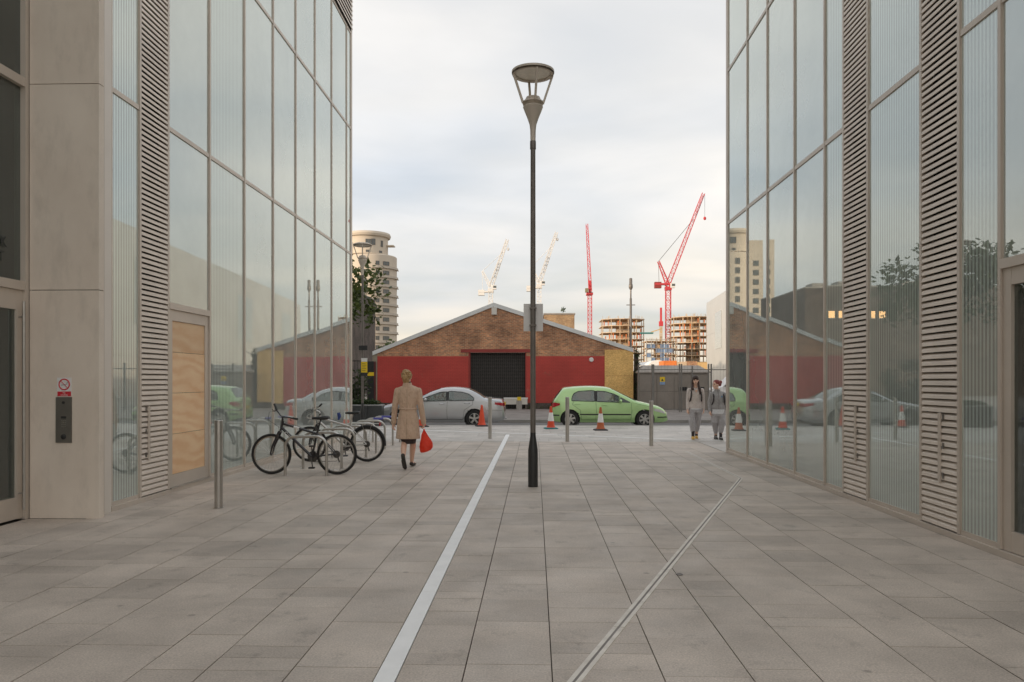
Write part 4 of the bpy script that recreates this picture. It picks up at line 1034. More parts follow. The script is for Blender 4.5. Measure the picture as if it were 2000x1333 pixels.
sc.top_patch('rear_window', 0.70, 1.26, M['car_glass'], 0.94, 0.84)
sc.patch('tail_light', [(0.02, 0.76), (0.34, 0.82)], [(0.02, 0.875), (0.34, 0.90)], M['tail_red'], 0.012, 0.34, off=0.008)
MB().box(-0.004, 0.02, -0.80*0.86, -0.42, 0.76, 0.87).build('tail_light', M['tail_red'], sc.bd); MB().box(-0.004, 0.02, 0.42, 0.80*0.86, 0.76, 0.87).build('tail_light', M['tail_red'], sc.bd)
sc.patch('headlight', [(4.1, 0.62), (4.48, 0.54)], [(4.1, 0.71), (4.48, 0.64)], M['lens'], 4.08, 4.5, off=0.008)
sc.line('door_seam', [(2.02, 0.94), (2.04, 0.6), (2.02, 0.30)], 0.005, M['seam']); sc.line('door_seam', [(1.12, 0.95), (1.12, 0.82), (1.42, 0.62), (1.46, 0.30)], 0.005, M['seam'])
sc.line('door_seam', [(3.06, 0.92), (3.08, 0.6), (3.04, 0.30)], 0.005, M['seam']); sc.line('door_seam', [(1.46, 0.285), (3.04, 0.285)], 0.006, M['seam'])
sc.line('bumper_seam', [(0.02, 0.60), (0.4, 0.62), (0.62, 0.60)], 0.004, M['seam']); sc.line('boot_seam', [(0.62, 0.985), (0.30, 0.93), (0.1, 0.90)], 0.004, M['seam'])
sc.handle(1.32, 0.86, M['chrome']); sc.handle(2.22, 0.84, M['chrome']); sc.mirror(2.78, 0.94, M['car_silver'])
MB().box(-0.012, 0.03, -0.26, 0.26, 0.78, 0.89).build('number_plate', M['plate_y'], sc.bd); MB().box(4.59, 4.625, -0.26, 0.26, 0.40, 0.51).build('number_plate', M['white'], sc.bd)
MB().tube([(-0.03, -0.5, 0.27), (0.3, -0.5, 0.27)], 0.03, 10).build('exhaust', M['chrome'], sc.bd, True)
# ================================================================ BRICK SHED ACROSS THE ROAD
SYD = 42.0
def P2(px, py, Y=SYD): q = at(px, py, Y); return (q.x, q.z)
def xzprism(pts, y0, y1): return MB().prism(pts, lambda p: (p[0], y0, p[1]), lambda p: (p[0], y1, p[1]))
gxl, gxr = P2(737, 700)[0], P2(1237, 700)[0]
shed = thing('brick_shed', ((gxl+gxr)/2, SYD, -0.02), 'low gabled brick shed with red-painted lower wall and black shutter', 'shed')
so = shed.location
zr = P2(0, 697)[1]; zpl = 0.30
eL, eR, pk = P2(728, 692), P2(1237, 686), P2(964, 597)
def roofz(x): return eL[1] + (pk[1]-eL[1])*(x-eL[0])/(pk[0]-eL[0]) if x < pk[0] else pk[1] + (eR[1]-pk[1])*(x-pk[0])/(eR[0]-pk[0])
dx0, dx1 = P2(915, 700)[0], P2(1028, 700)[0]; zd = P2(0, 690)[1]
lx0, lx1 = P2(900, 700)[0], P2(1040, 700)[0]; zl0, zl1 = zd, P2(0, 683.5)[1]
W = lambda pts, m, n='wall', y0=SYD, y1=SYD + 0.3: xzprism(pts, y0, y1).build(n, m, shed, off=so)
# gable brick above the paint line, left and right of the lintel, then above it
W([(gxl, zr), (lx0, zr), (lx0, zl1), (lx1, zl1), (lx1, zr), (gxr, zr), (gxr, roofz(gxr)), pk, (gxl, roofz(gxl))], M['brick'])
W([(lx0, zr), (dx0, zr), (dx0, zl0), (lx0, zl0)], M['brick'], y0=SYD + 0.002); W([(dx1, zr), (lx1, zr), (lx1, zl0), (dx1, zl0)], M['brick'], y0=SYD + 0.002)
ox0 = P2(1181, 700)[0]
W([(gxl + 0.0, zpl), (dx0, zpl), (dx0, zr), (gxl + 0.0, zr)], M['brick_red'], y0=SYD - 0.003); W([(dx1, zpl), (gxr, zpl), (gxr, zr), (dx1, zr)], M['brick_red'], y0=SYD - 0.003)
W([(gxl, -0.02), (dx0, -0.02), (dx0, zpl), (gxl, zpl)], M['brick_dark'], 'plinth', y0=SYD + 0.001); W([(dx1, -0.02), (gxr, -0.02), (gxr, zpl), (dx1, zpl)], M['brick_dark'], 'plinth', y0=SYD + 0.001)
MB().box(lx0, lx1, SYD - 0.03, SYD + 0.29, zl0 + 0.001, zl1 - 0.001).build('lintel', M['red_paint'], shed, off=so)
# side walls and roof
DEP = 26
for x0, x1 in ((gxl, gxl + 0.3), (gxr - 0.3, gxr)): MB().box(x0 + 0.001, x1 - 0.001, SYD + 0.301, SYD + DEP, -0.02, min(roofz(x0), roofz(x1)) - 0.02).build('side_wall', M['brick'], shed, off=so)
for (a, b) in ((eL, pk), (pk, eR)):
    xzprism([(a[0], a[1]), (b[0], b[1]), (b[0], b[1] + 0.1), (a[0], a[1] + 0.1)], SYD + 0.05, SYD + DEP).build('roof_slope', M['roof'], shed, off=so)
    xzprism([(a[0], a[1] - 0.07), (b[0], b[1] - 0.07), (b[0], b[1] + 0.15), (a[0], a[1] + 0.15)], SYD - 0.07, SYD - 0.01).build('barge_board', M['barge'], shed, off=so)
xzprism([(dx0, 0.0), (dx1, 0.0), (dx1, zd), (dx0, zd)], SYD + 0.31, SYD + 0.35).build('shutter', M['dark'], shed, off=so)
gr = MB(); x = dx0 + 0.05
while x < dx1: gr.box(x, x + 0.012, SYD + 0.20, SYD + 0.212, 0.0, zd); x += 0.11
z = 0.03
while z < zd: gr.box(dx0, dx1, SYD + 0.214, SYD + 0.226, z, z + 0.014); z += 0.078
struct(gr.build('grille', pm('dark_grille', (0.13, 0.115, 0.105), 0.5, 0.3), shed, off=so), 'stuff')
for x0, x1 in ((dx0, dx0 + 0.1), (dx1 - 0.06, dx1)): MB().box(x0, x1, SYD + 0.02, SYD + 0.19, -0.02, zd - 0.001).build('door_jamb', M['red_paint'], shed, off=so)
# left corner pilaster, right boarded opening
MB().box(gxl - 0.27, gxl - 0.002, SYD - 0.02, SYD + 0.4, -0.02, roofz(gxl) - 0.08).build('pilaster', pm('grimy_render', (0.27, 0.23, 0.17), 0.85, 0, 0.25, 2), shed, off=so)
for z0, z1 in ((zpl, 1.78), (1.79, P2(0, 685)[1])):
    MB().box(ox0, gxr - 0.005, SYD - 0.035, SYD - 0.006, z0, z1).build('strand_board', M['osb'], shed, off=so)
# floodlight at the gable top, round cover plate, counter
c = at(965.5, 609, SYD)
MB().box(c.x - 0.14, c.x + 0.14, SYD - 0.22, SYD - 0.002, c.z - 0.18, c.z + 0.22).build('floodlight', M['offwhite'], shed, off=so)
c = at(1155, 703, SYD); MB().lathe([(0.10, -0.05), (0.125, -0.02), (0.125, 0)], (c.x, SYD - 0.004, c.z), 20, 'Y').build('cover_plate', M['white'], shed, True, off=so)
a, b = at(984, 777, SYD - 0.3), at(1031, 790, SYD - 0.3)
ct = thing('counter', ((a.x+b.x)/2, SYD - 0.35, -0.02), 'pale shelf counter standing in front of the black shutter', 'counter')
MB().box(a.x, b.x, SYD - 0.65, SYD - 0.1, a.z - 0.06, a.z).build('top', M['white'], ct, off=ct.location)
MB().box(a.x + 0.02, b.x - 0.02, SYD - 0.64, SYD - 0.60, b.z, a.z - 0.061).build('front_board', M['offwhite'], ct, off=ct.location)
for x in (a.x + 0.1, b.x - 0.1): MB().box(x - 0.03, x + 0.03, SYD - 0.59, SYD - 0.5, -0.02, a.z - 0.061).build('leg', M['pole_grey'], ct, off=ct.location)
q = gnd(1014, 815, -0.02); q.y = SYD - 1.2; q.x = at(1014, 743, q.y).x
cb_ = thing('concrete_post', q, 'short concrete post with a yellow cap before the shutter', 'post')
MB().lathe([(0.15, 0), (0.15, 0.48), (0.13, 0.5)], (0,0,0), 4).build('block', M['kerb'], cb_); MB().box(-0.1, 0.1, -0.1, 0.1, 0.501, 0.68).build('cap', M['yellow'], cb_)
# weeds along the wall foot
rg = random.Random(9); wd = MB()
for i in range(130):
    x = rg.uniform(gxl - 1, gxr + 0.4)
    if dx0 - 0.1 < x < dx1 + 0.1: continue
    leaves(wd, (x, SYD - 0.22 - rg.random()*0.25, 0.03 + 0.05*rg.random()), (0.16, 0.14, 0.09), 12, 0.05, rg)
struct(wd.build('weeds', M['leaf_dark']), 'stuff')['label'] = 'weeds growing along the foot of the brick shed'
# taller brick wing behind
a, b = at(1063, 612, 56), at(1122, 640, 56)
wg = thing('brick_wing', ((a.x+b.x)/2, 58, -0.3), 'yellow brick parapet block rising behind the shed roof', 'building')
MB().box(a.x, b.x, 56, 61, -0.3, a.z - 0.1).build('wall', M['brick_yellow'], wg, off=wg.location); MB().box(a.x - 0.06, b.x + 0.06, 55.94, 61.06, a.z - 0.099, a.z).build('coping', M['kerb'], wg, off=wg.location)
sap = thing('sapling', (at(1100, 610, 56.5).x, 56.5, a.z), 'small weed sapling growing on the yellow brick parapet', 'plant')
sl = MB(); leaves(sl, (0, 0, 0.3), (0.22, 0.2, 0.2), 26, 0.09, rg, 0.1); sl.build('foliage', M['leaf_dark'], sap); MB().tube([(0,0,-0.02),(0.02,0,0.35)], 0.012, 5).build('stem', M['bark'], sap)
# ivy-grown downpipe at the right corner
q = at(1241, 743, 42.3); iv = thing('ivy_column', (q.x + 0.02, 42.2, -0.02), 'dark ivy-covered corner post between the shed and the grey substation', 'plant')
MB().box(-0.09, 0.12, -0.1, 0.2, 0, 3.0).build('post', M['brick_dark'], iv)
il = MB()
for i in range(60): leaves(il, (rg.uniform(-0.1, 0.14), -0.12, rg.uniform(0.1, 3.25)), (0.13, 0.09, 0.15), 16, 0.05, rg, 0.1)
il.build('foliage', M['leaf_dark'], iv); MB().tube([(0, -0.1, 2.9), (0.35, -0.15, 3.05), (0.8, -0.2, 3.35)], [0.02, 0.015, 0.006], 5).build('branch', M['bark'], iv)

# ---- grey metal substation
M['sub'] = pm('grey_brown_steel_paint', (0.25, 0.22, 0.19), 0.55, 0.1, 0.12, 1.5)
M['sub_roof'] = pm('grey_felt_roof', (0.34, 0.305, 0.27), 0.8, 0, 0.15, 2)
Y = 41.0; a, b = at(1249, 729, Y), at(1384, 808, Y)
sb = thing('substation_kiosk', ((a.x+b.x)/2, Y, -0.02), 'grey steel substation kiosk with double doors behind the mesh fence', 'kiosk')
cx_ = (a.x+b.x)/2; hw = (b.x-a.x)/2; ht = a.z + 0.02
MB().box(-hw, hw, 0, 2.6, 0, ht).build('body', M['sub'], sb)
MB().loft([[V(-hw-0.08,-0.08,ht+0.002), V(hw+0.08,-0.08,ht+0.002), V(hw+0.08,2.7,ht+0.002), V(-hw-0.08,2.7,ht+0.002)], [V(-hw-0.08,-0.08,ht+0.07), V(hw+0.08,-0.08,ht+0.07), V(hw+0.08,2.7,ht+0.07), V(-hw-0.08,2.7,ht+0.07)], [V(-hw+0.35,0.8,ht+0.42), V(hw-0.35,0.8,ht+0.42), V(hw-0.35,1.9,ht+0.42), V(-hw+0.35,1.9,ht+0.42)]]).build('roof', M['sub_roof'], sb)
n = 4; w = 2*hw/n
for i in range(n):
    x = -hw + i*w
    d = MB().box(x + 0.02, x + w - 0.02, -0.03, -0.002, 0.05, ht - 0.12).build('door', M['sub'], sb)
    if i in (2, 3) or True: MB().box(x + w/2 - 0.22, x + w/2 + 0.22, -0.045, -0.031, ht*0.52, ht*0.62).build('vent', M['dark'], d) if i >= 2 else None
    MB().box(x + 0.02, x + w - 0.02, -0.036, -0.031, ht*0.5, ht*0.505).build('seam', M['seam'], d)
a, b = at(1289, 737, Y - 0.06), at(1299, 752, Y - 0.06)
sg2 = thing('warning_sign', (a.x, Y - 0.05, b.z), 'small yellow over blue warning sign on the substation door', 'sign')
MB().box(0, b.x-a.x, 0, 0.006, 0.16, 0.42).build('yellow_panel', M['yellow'], sg2); MB().box(0, b.x-a.x, 0, 0.006, 0, 0.158).build('blue_panel', pm('sign_blue', (0.25, 0.36, 0.55), 0.5), sg2)
MB().prism([(0.06, 0.2), (0.2, 0.2), (0.13, 0.33)], lambda p: (p[0], -0.003, p[1]), lambda p: (p[0], 0, p[1])).build('triangle', M['letter'], sg2)
# ---- mesh fence and posts
Y = 38.0; M['fence'] = pm('galvanised_fence', (0.22, 0.21, 0.195), 0.5, 0.5, 0.12, 3)
fz = at(0, 712, Y).z; fx = [at(x, 743, Y).x for x in (1247, 1300, 1327, 1352, 1385)]
fn = thing('mesh_fence', (fx[2], Y, -0.02), 'tall galvanised mesh fence with gates in front of the grey substation', 'fence')
xa, xb = fx[0], at(1440, 743, Y).x + 6
wires = MB(); x = xa
while x < xb: wires.tube([(x, Y, 0.05), (x, Y, fz - 0.02)], 0.0035, 4, False); x += 0.16
struct(wires.build('wires', M['fence'], fn, off=fn.location), 'stuff')
for z in (0.1, at(0, 724, Y).z): MB().box(xa, xb, Y - 0.025, Y + 0.02, z, z + 0.045).build('rail', M['fence'], fn, off=fn.location)
for px in (1247, 1327, 1331, 1352, 1384, 1389, 1430, 1475):
    x = at(px, 743, Y).x; h = fz if px not in (1352,) else fz - 0.1
    MB().box(x - 0.03, x + 0.03, Y - 0.06, Y + 0.03, 0, h).build('post', M['fence'], fn, off=fn.location)
xx = at(1275, 743, 36.6).x
bp = thing('square_post', (xx, 36.6, -0.02), 'tall square grey steel post in front of the substation doors', 'post')
MB().box(-0.06, 0.06, -0.06, 0.06, 0.012, at(0, 712, 36.6).z).build('shaft', M['fence'], bp); MB().box(-0.12, 0.12, -0.12, 0.12, 0, 0.012).build('base_plate', M['fence'], bp)

# ---- white van behind the fence
vx = at(1388, 743, 50).x
vn = thing('parked_van', (vx, 50, -0.02), 'white panel van parked beyond the fence by the metal-clad building', 'van')
prof = [(0, 0.35), (0, 0.95), (0.12, 1.02), (0.75, 1.12), (1.35, 1.75), (1.6, 1.86), (4.3, 1.88), (4.45, 1.7), (4.45, 0.35)]
MB().prism(prof, lambda p: (p[0], 0, p[1]), lambda p: (p[0], 1.8, p[1])).build('body', M['white'], vn)
xz = lambda pts, y, th=0.012: MB().prism(pts, lambda p: (p[0], y - th, p[1]), lambda p: (p[0], y - 0.001, p[1]))
xz([(0.85, 1.16), (1.42, 1.72), (1.95, 1.74), (1.95, 1.14)], 0).build('cab_window', M['car_glass'], vn)
xz([(0.05, 0.42), (4.4, 0.42), (4.4, 0.5), (0.05, 0.5)], 0).build('side_strip', M['trim'], vn)
for x in (0.8, 3.6): w_ = MB().lathe([(0.2, -0.1), (0.31, -0.1), (0.32, 0.0), (0.31, 0.12)], (0,0,0), 24, 'Y').build('wheel', M['rubber'], vn, True, loc=(x, 0.1, 0.32)); MB().lathe([(0.19, -0.115), (0.02, -0.118)], (0,0,0), 16, 'Y').build('hubcap', M['alloy'], w_)
MB().box(-0.03, 0.1, 0.1, 0.5, 0.7, 0.9).build('headlight', M['lens'], vn); MB().box(1.0, 1.12, -0.22, -0.02, 1.12, 1.32).build('wing_mirror', M['trim'], vn)

# ---- metal-clad building on the right
def clad_mat():
    t = NT('metal_cladding'); p = t.coord('World')
    c = t.ramp(t.noise(0.25, 4, 0.5, vec=p), [(0.3, (0.60, 0.58, 0.54)), (0.7, (0.68, 0.66, 0.62))])
    t.l(c, t.b.inputs['Base Color']); t.b.inputs['Metallic'].default_value = 0.55; t.b.inputs['Roughness'].default_value = 0.32; return t.m
M['clad'] = clad_mat()
A_, B_ = Vector((22.3, 48, 0)), Vector((27.7, 125, 0)); dd_ = (B_ - A_).normalized(); nn_ = Vector((dd_.y, -dd_.x, 0)); HB_ = 14.0
mc = thing('metal_clad_building', B_, 'pale metal-clad hall with large flush panels beyond the fence', 'building')
MB().prism([A_ + nn_*0.1, B_ + nn_*0.1, B_ + nn_*30, A_ + nn_*30], lambda p: (p.x, p.y, -0.02), lambda p: (p.x, p.y, HB_ - 0.1)).build('core', M['alu_pale'], mc, off=B_)
n = 13; ln = (B_ - A_).length
for i in range(n):
    for z0, z1 in ((0, 3.4), (3.42, 8.7), (8.72, HB_)):
        u, v = A_ + dd_*(ln*i/n + 0.01), A_ + dd_*(ln*(i+1)/n - 0.01)
        MB().prism([u, v, v + nn_*0.09, u + nn_*0.09], lambda p: (p.x, p.y, z0), lambda p: (p.x, p.y, z1)).build('cladding_panel', M['clad'], mc, off=B_)
for s0 in (14, 42, 63):
    u, v = A_ + dd_*s0 - nn_*0.06, A_ + dd_*(s0 + 5.5) - nn_*0.06
    MB().prism([u, v, v + nn_*0.055, u + nn_*0.055], lambda p: (p.x, p.y, 6.2), lambda p: (p.x, p.y, 11.6)).build('window_panel', pm('window_panel_' + name_id(), (0.45, 0.48, 0.48), 0.15, 0.4), mc, off=B_)
for k in (0, 1):
    e = B_ + nn_*(0.1)
# ---- dark building and trees on the left
a = at(733, 588, 92)
db = thing('dark_brick_building', (a.x - 8, 80, -0.02), 'plain dark brown brick block behind the leafy tree', 'building')
MB().box(a.x - 45, a.x, 80, 92, -0.02, a.z).build('wall', M['brick_dark'], db, off=db.location)
MB().box(a.x - 45.05, a.x + 0.04, 79.95, 92, a.z, a.z + 0.12).build('coping', M['kerb'], db, off=db.location)
for x_, w_ in ((a.x - 3.0, 1.2), (a.x - 4.9, 0.8), (a.x - 14, 2.2)): MB().box(x_, x_ + w_, 83, 85, a.z + 0.121, a.z + 0.9).build('roof_plant', M['kerb'], db, off=db.location)
M['sun_glow'] = pm('sun_reflection_glow', (0.8, 0.5, 0.25), 0.5, emit=((1.0, 0.55, 0.22), 1.3))  # low sun mirrored in the window panes, put in as an orange emission
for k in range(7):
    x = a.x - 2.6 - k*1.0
    w_ = MB().box(x, x + 0.6, 79.965, 79.998, 7.9, 8.6).build('window', M['sun_glow'], db, off=db.location)
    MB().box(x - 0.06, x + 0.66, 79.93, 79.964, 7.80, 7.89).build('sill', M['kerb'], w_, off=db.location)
def tree(name, loc, label, h, rad, nclump, nleaf, size, seed, trunk_r=0.13, squash=0.8, group=None, leafm=None, c0=0.55):
    g = random.Random(seed); t = thing(name, loc, label, 'tree', group)
    tr = MB(); ch = h*c0
    tr.tube([(0,0,0), (0.05,0.02,ch*0.5), (0.0,0.06,ch), (0.08,0.0,h*0.85)], [trunk_r, trunk_r*0.8, trunk_r*0.55, trunk_r*0.15], 8)
    cl = []
    for i in range(nclump):
        d = Vector((g.gauss(0,1), g.gauss(0,1), g.gauss(0,0.8))).normalized()*g.random()**0.45
        c = Vector((d.x*rad, d.y*rad, ch + (h-ch)*0.42 + d.z*(h-ch)*0.62*squash)); cl.append(c)
        if i % 3 == 0:
            tr.tube([(0.0,0.03,ch*g.uniform(0.65,1.1)), (c.x*0.5, c.y*0.5, (c.z + ch)/2 + 0.1), tuple(c)], [trunk_r*0.4, trunk_r*0.22, 0.012], 5)
    tr.build('trunk', M['bark'], t, True)
    lf = MB()
    for c in cl: r = g.uniform(0.35, 0.75)*rad*0.42; leaves(lf, c, (r, r, r*0.8), nleaf, size, g, 0.1)
    struct(lf.build('crown', leafm or M['leaf'], t), 'stuff'); return t
tree('street_tree', (-9.6, 33.0, -0.02), 'leafy street tree in front of the dark brown brick block', 7.7, 3.2, 62, 80, 0.14, 21, 0.15)
tree('street_tree', (-19, 31.0, -0.02), 'wide tree further along the pavement past the leafy one', 9.5, 3.8, 50, 80, 0.17, 22, 0.18)
bs = thing('shrub', (at(700, 743, 36).x - 0.6, 36.2, -0.02), 'dense green shrub behind the black railing', 'shrub')
bl_ = MB()
for i in range(60): leaves(bl_, (rg.uniform(-1.8, 0.9), rg.uniform(-0.4, 0.4), rg.uniform(0.2, 2.2)), (0.45, 0.4, 0.4), 70, 0.09, rg, 0.1)
bl_.build('foliage', M['leaf_dark'], bs); MB().tube([(0,0,0),(0.1,0,1.2)], 0.04, 6).build('stem', M['bark'], bs)
rl = thing('black_railing', (at(700, 743, 35).x, 35, -0.02), 'black steel railing panel in front of the shrub', 'railing')
rx0 = at(640, 743, 35).x - rl.location.x; rx1 = at(719, 743, 35).x - rl.location.x
for z in (0.15, at(0, 706, 35).z): MB().box(rx0, rx1, -0.02, 0.02, z, z + 0.04).build('rail', M['black_paint'], rl)
x = rx0
while x < rx1: MB().box(x - 0.01, x + 0.01, -0.01, 0.01, 0.0, at(0, 703, 35).z).build('bar', M['black_paint'], rl); x += 0.14
q = at(724, 743, 40); hp = thing('black_hoarding', (q.x, 40, -0.02), 'black painted hoarding end with a yellow band beside the shed', 'hoarding')
MB().box(-0.17, 0.17, 0, 0.5, 0, at(0, 706, 40).z).build('panel', M['black_paint'], hp); MB().box(-0.172, 0.172, -0.004, 0, at(0, 734, 40).z, at(0, 727, 40).z).build('yellow_band', M['yellow'], hp)

# ---- camera column behind the shed
q = at(1232, 743, 60); cc = thing('camera_column', (q.x, 60, -0.02), 'slim grey column with a camera housing behind the shed roof', 'column')
zt = at(0, 548, 60).z
MB().lathe([(0.14, 0), (0.13, 3), (0.10, 3.4), (0.09, zt - 1.6), (0.06, zt - 1.55), (0.06, zt - 0.9)], (0,0,0), 10).build('shaft', M['pole_grey'], cc, True)
MB().box(-0.34, 0.34, -0.03, 0.03, at(0, 600, 60).z, at(0, 598.5, 60).z).build('cross_arm', M['pole_grey'], cc)
MB().lathe([(0.08, zt - 0.9), (0.16, zt - 0.75), (0.15, zt - 0.5), (0.12, zt - 0.45), (0.12, zt - 0.05), (0.08, zt)], (0,0,0), 12).build('camera_housing', M['pole_grey'], cc, True)

# ================================================================ FAR BUILDINGS
M['far_white'] = pm('tower_render', (0.62, 0.54, 0.44), 0.8, 0, 0.05, 0.2)
M['far_band'] = pm('tower_band', (0.52, 0.46, 0.385), 0.8, 0, 0.05, 0.2)
TY = 250.0; s_ = TY/FPX
tcx = at(727, 743, TY).x; Rt = 48*s_
tw = thing('apartment_tower', (tcx, TY, -0.3), 'round pale apartment tower with curved balconies behind the tree', 'building')
zof = lambda py: at(0, py, TY).z + 0.3
ztop = zof(508)
MB().lathe([(Rt, 0), (Rt, ztop), (Rt - 0.3, ztop + 0.25), (0.1, ztop + 0.3)], (0,0,0), 64).build('wall', M['far_white'], tw, True)
MB().box(-12.5, -Rt*0.2, -Rt*0.62, Rt*0.9, 0, zof(482)).build('wall', M['far_white'], tw)
cx2 = (718 - 727)*s_; R2 = 39*s_
MB().lathe([(R2, ztop + 0.3), (R2, zof(470))], (cx2, 0.5, 0), 56).build('penthouse', M['far_white'], tw, True)
MB().lathe([(R2 + 0.7, zof(470)), (R2 + 0.95, zof(466)), (R2 + 0.7, zof(462)), (R2*0.5, zof(459))], (cx2, 0.5, 0), 56).build('roof_canopy', M['far_white'], tw, True)
MB().lathe([(R2 + 0.05, zof(505)), (R2 + 0.8, zof(504.4)), (R2 + 0.8, zof(503)), (R2 + 0.05, zof(502.5))], (cx2, 0.5, 0), 56, cap=False).build('terrace_slab', M['far_white'], tw, True)
MB().box(Rt*0.62, Rt*0.9, -1, 2, zof(486), zof(484)).build('terrace_slab', M['far_white'], tw)
def arc(mb, R0, R1, a0, a1, z0, z1, n=14, c=(0, 0)):
    rings = []
    for i in range(n + 1):
        t = a0 + (a1 - a0)*i/n; e = (math.sin(t), -math.cos(t))
        rings.append([V(c[0]+e[0]*R0, c[1]+e[1]*R0, z0), V(c[0]+e[0]*R1, c[1]+e[1]*R1, z0), V(c[0]+e[0]*R1, c[1]+e[1]*R1, z1), V(c[0]+e[0]*R0, c[1]+e[1]*R0, z1)])
    return mb.loft(rings)
FH = 17.9*s_
wmesh = {}
def tower_window(ang, w, h, z, Rr=Rt, c=(0, 0), bright=False):
    key = (round(w, 2), round(h, 2))
    if key not in wmesh:
        f = MB()
        for x0, x1, z0, z1 in ((-w/2, w/2, 0, 0.1), (-w/2, w/2, h - 0.1, h), (-w/2, -w/2 + 0.1, 0.1, h - 0.1), (w/2 - 0.1, w/2, 0.1, h - 0.1), (-0.06, 0.06, 0.1, h - 0.1)): f.box(x0, x1, -0.12, 0.25, z0, z1)
        fm_ = f.mesh('window'); fm_.materials.append(M['pole_grey'])
        g_ = MB().box(-w/2 + 0.1, w/2 - 0.1, -0.04, 0.25, 0.1, h - 0.1).mesh('pane'); g_.materials.append(M['car_glass']); wmesh[key] = (fm_, g_)
    fm_, g_ = wmesh[key]
    o = link('window', fm_, None, tw, (c[0] + Rr*math.sin(ang), c[1] - Rr*math.cos(ang), z), (0, 0, ang)); link('pane', g_, None, o)
for k in range(13):
    z = zof(527.5) - k*FH
    if z < 1: break
    tower_window(math.asin(19.5/48), 1.25, 1.3, z); tower_window(math.asin(34.0/48), 2.3, 1.3, z)
    tower_window(math.asin(-5/48), 1.3, 1.9, z - 0.3)
    arc(MB(), Rt - 0.1, Rt + 0.42, math.asin(9.5/48), R(100), z - 0.75, z - 0.15).build('balcony', M['far_band'], tw)
    arc(MB(), Rt - 0.1, Rt + 0.62, math.asin(9.5/48), R(100), z - 0.90, z - 0.76).build('balcony_slab', M['far_band'], tw)
    b2_ = MB().box(-11.2, -9.4, -Rt*0.62 - 0.08, -Rt*0.62 + 0.1, z - 0.4, z + 1.3).build('window', M['pole_grey'], tw); MB().box(-11.1, -9.5, -Rt*0.62 - 0.12, -Rt*0.62 + 0.1, z - 0.3, z + 1.2).build('pane', M['car_glass'], b2_)
    b_ = MB().box(-6.6, -4.4, -Rt*0.62 - 0.08, -Rt*0.62 + 0.1, z - 0.5, z + 1.4).build('window', M['pole_grey'], tw); MB().box(-6.5, -4.5, -Rt*0.62 - 0.12, -Rt*0.62 + 0.1, z - 0.4, z + 1.3).build('pane', M['car_glass'], b_)
for px_, zz, w in ((736, 488, 1.3), (727, 489, 1.8), (750, 490, 0.9)):
    tower_window(math.asin((px_ - 718)/39.2), w, 2.0, zof(zz), R2, (cx2, 0.5))
for px_ in (726, 748): tower_window(math.asin((px_ - 718)/39.2), 1.2, 0.9, zof(503), R2, (cx2, 0.5))

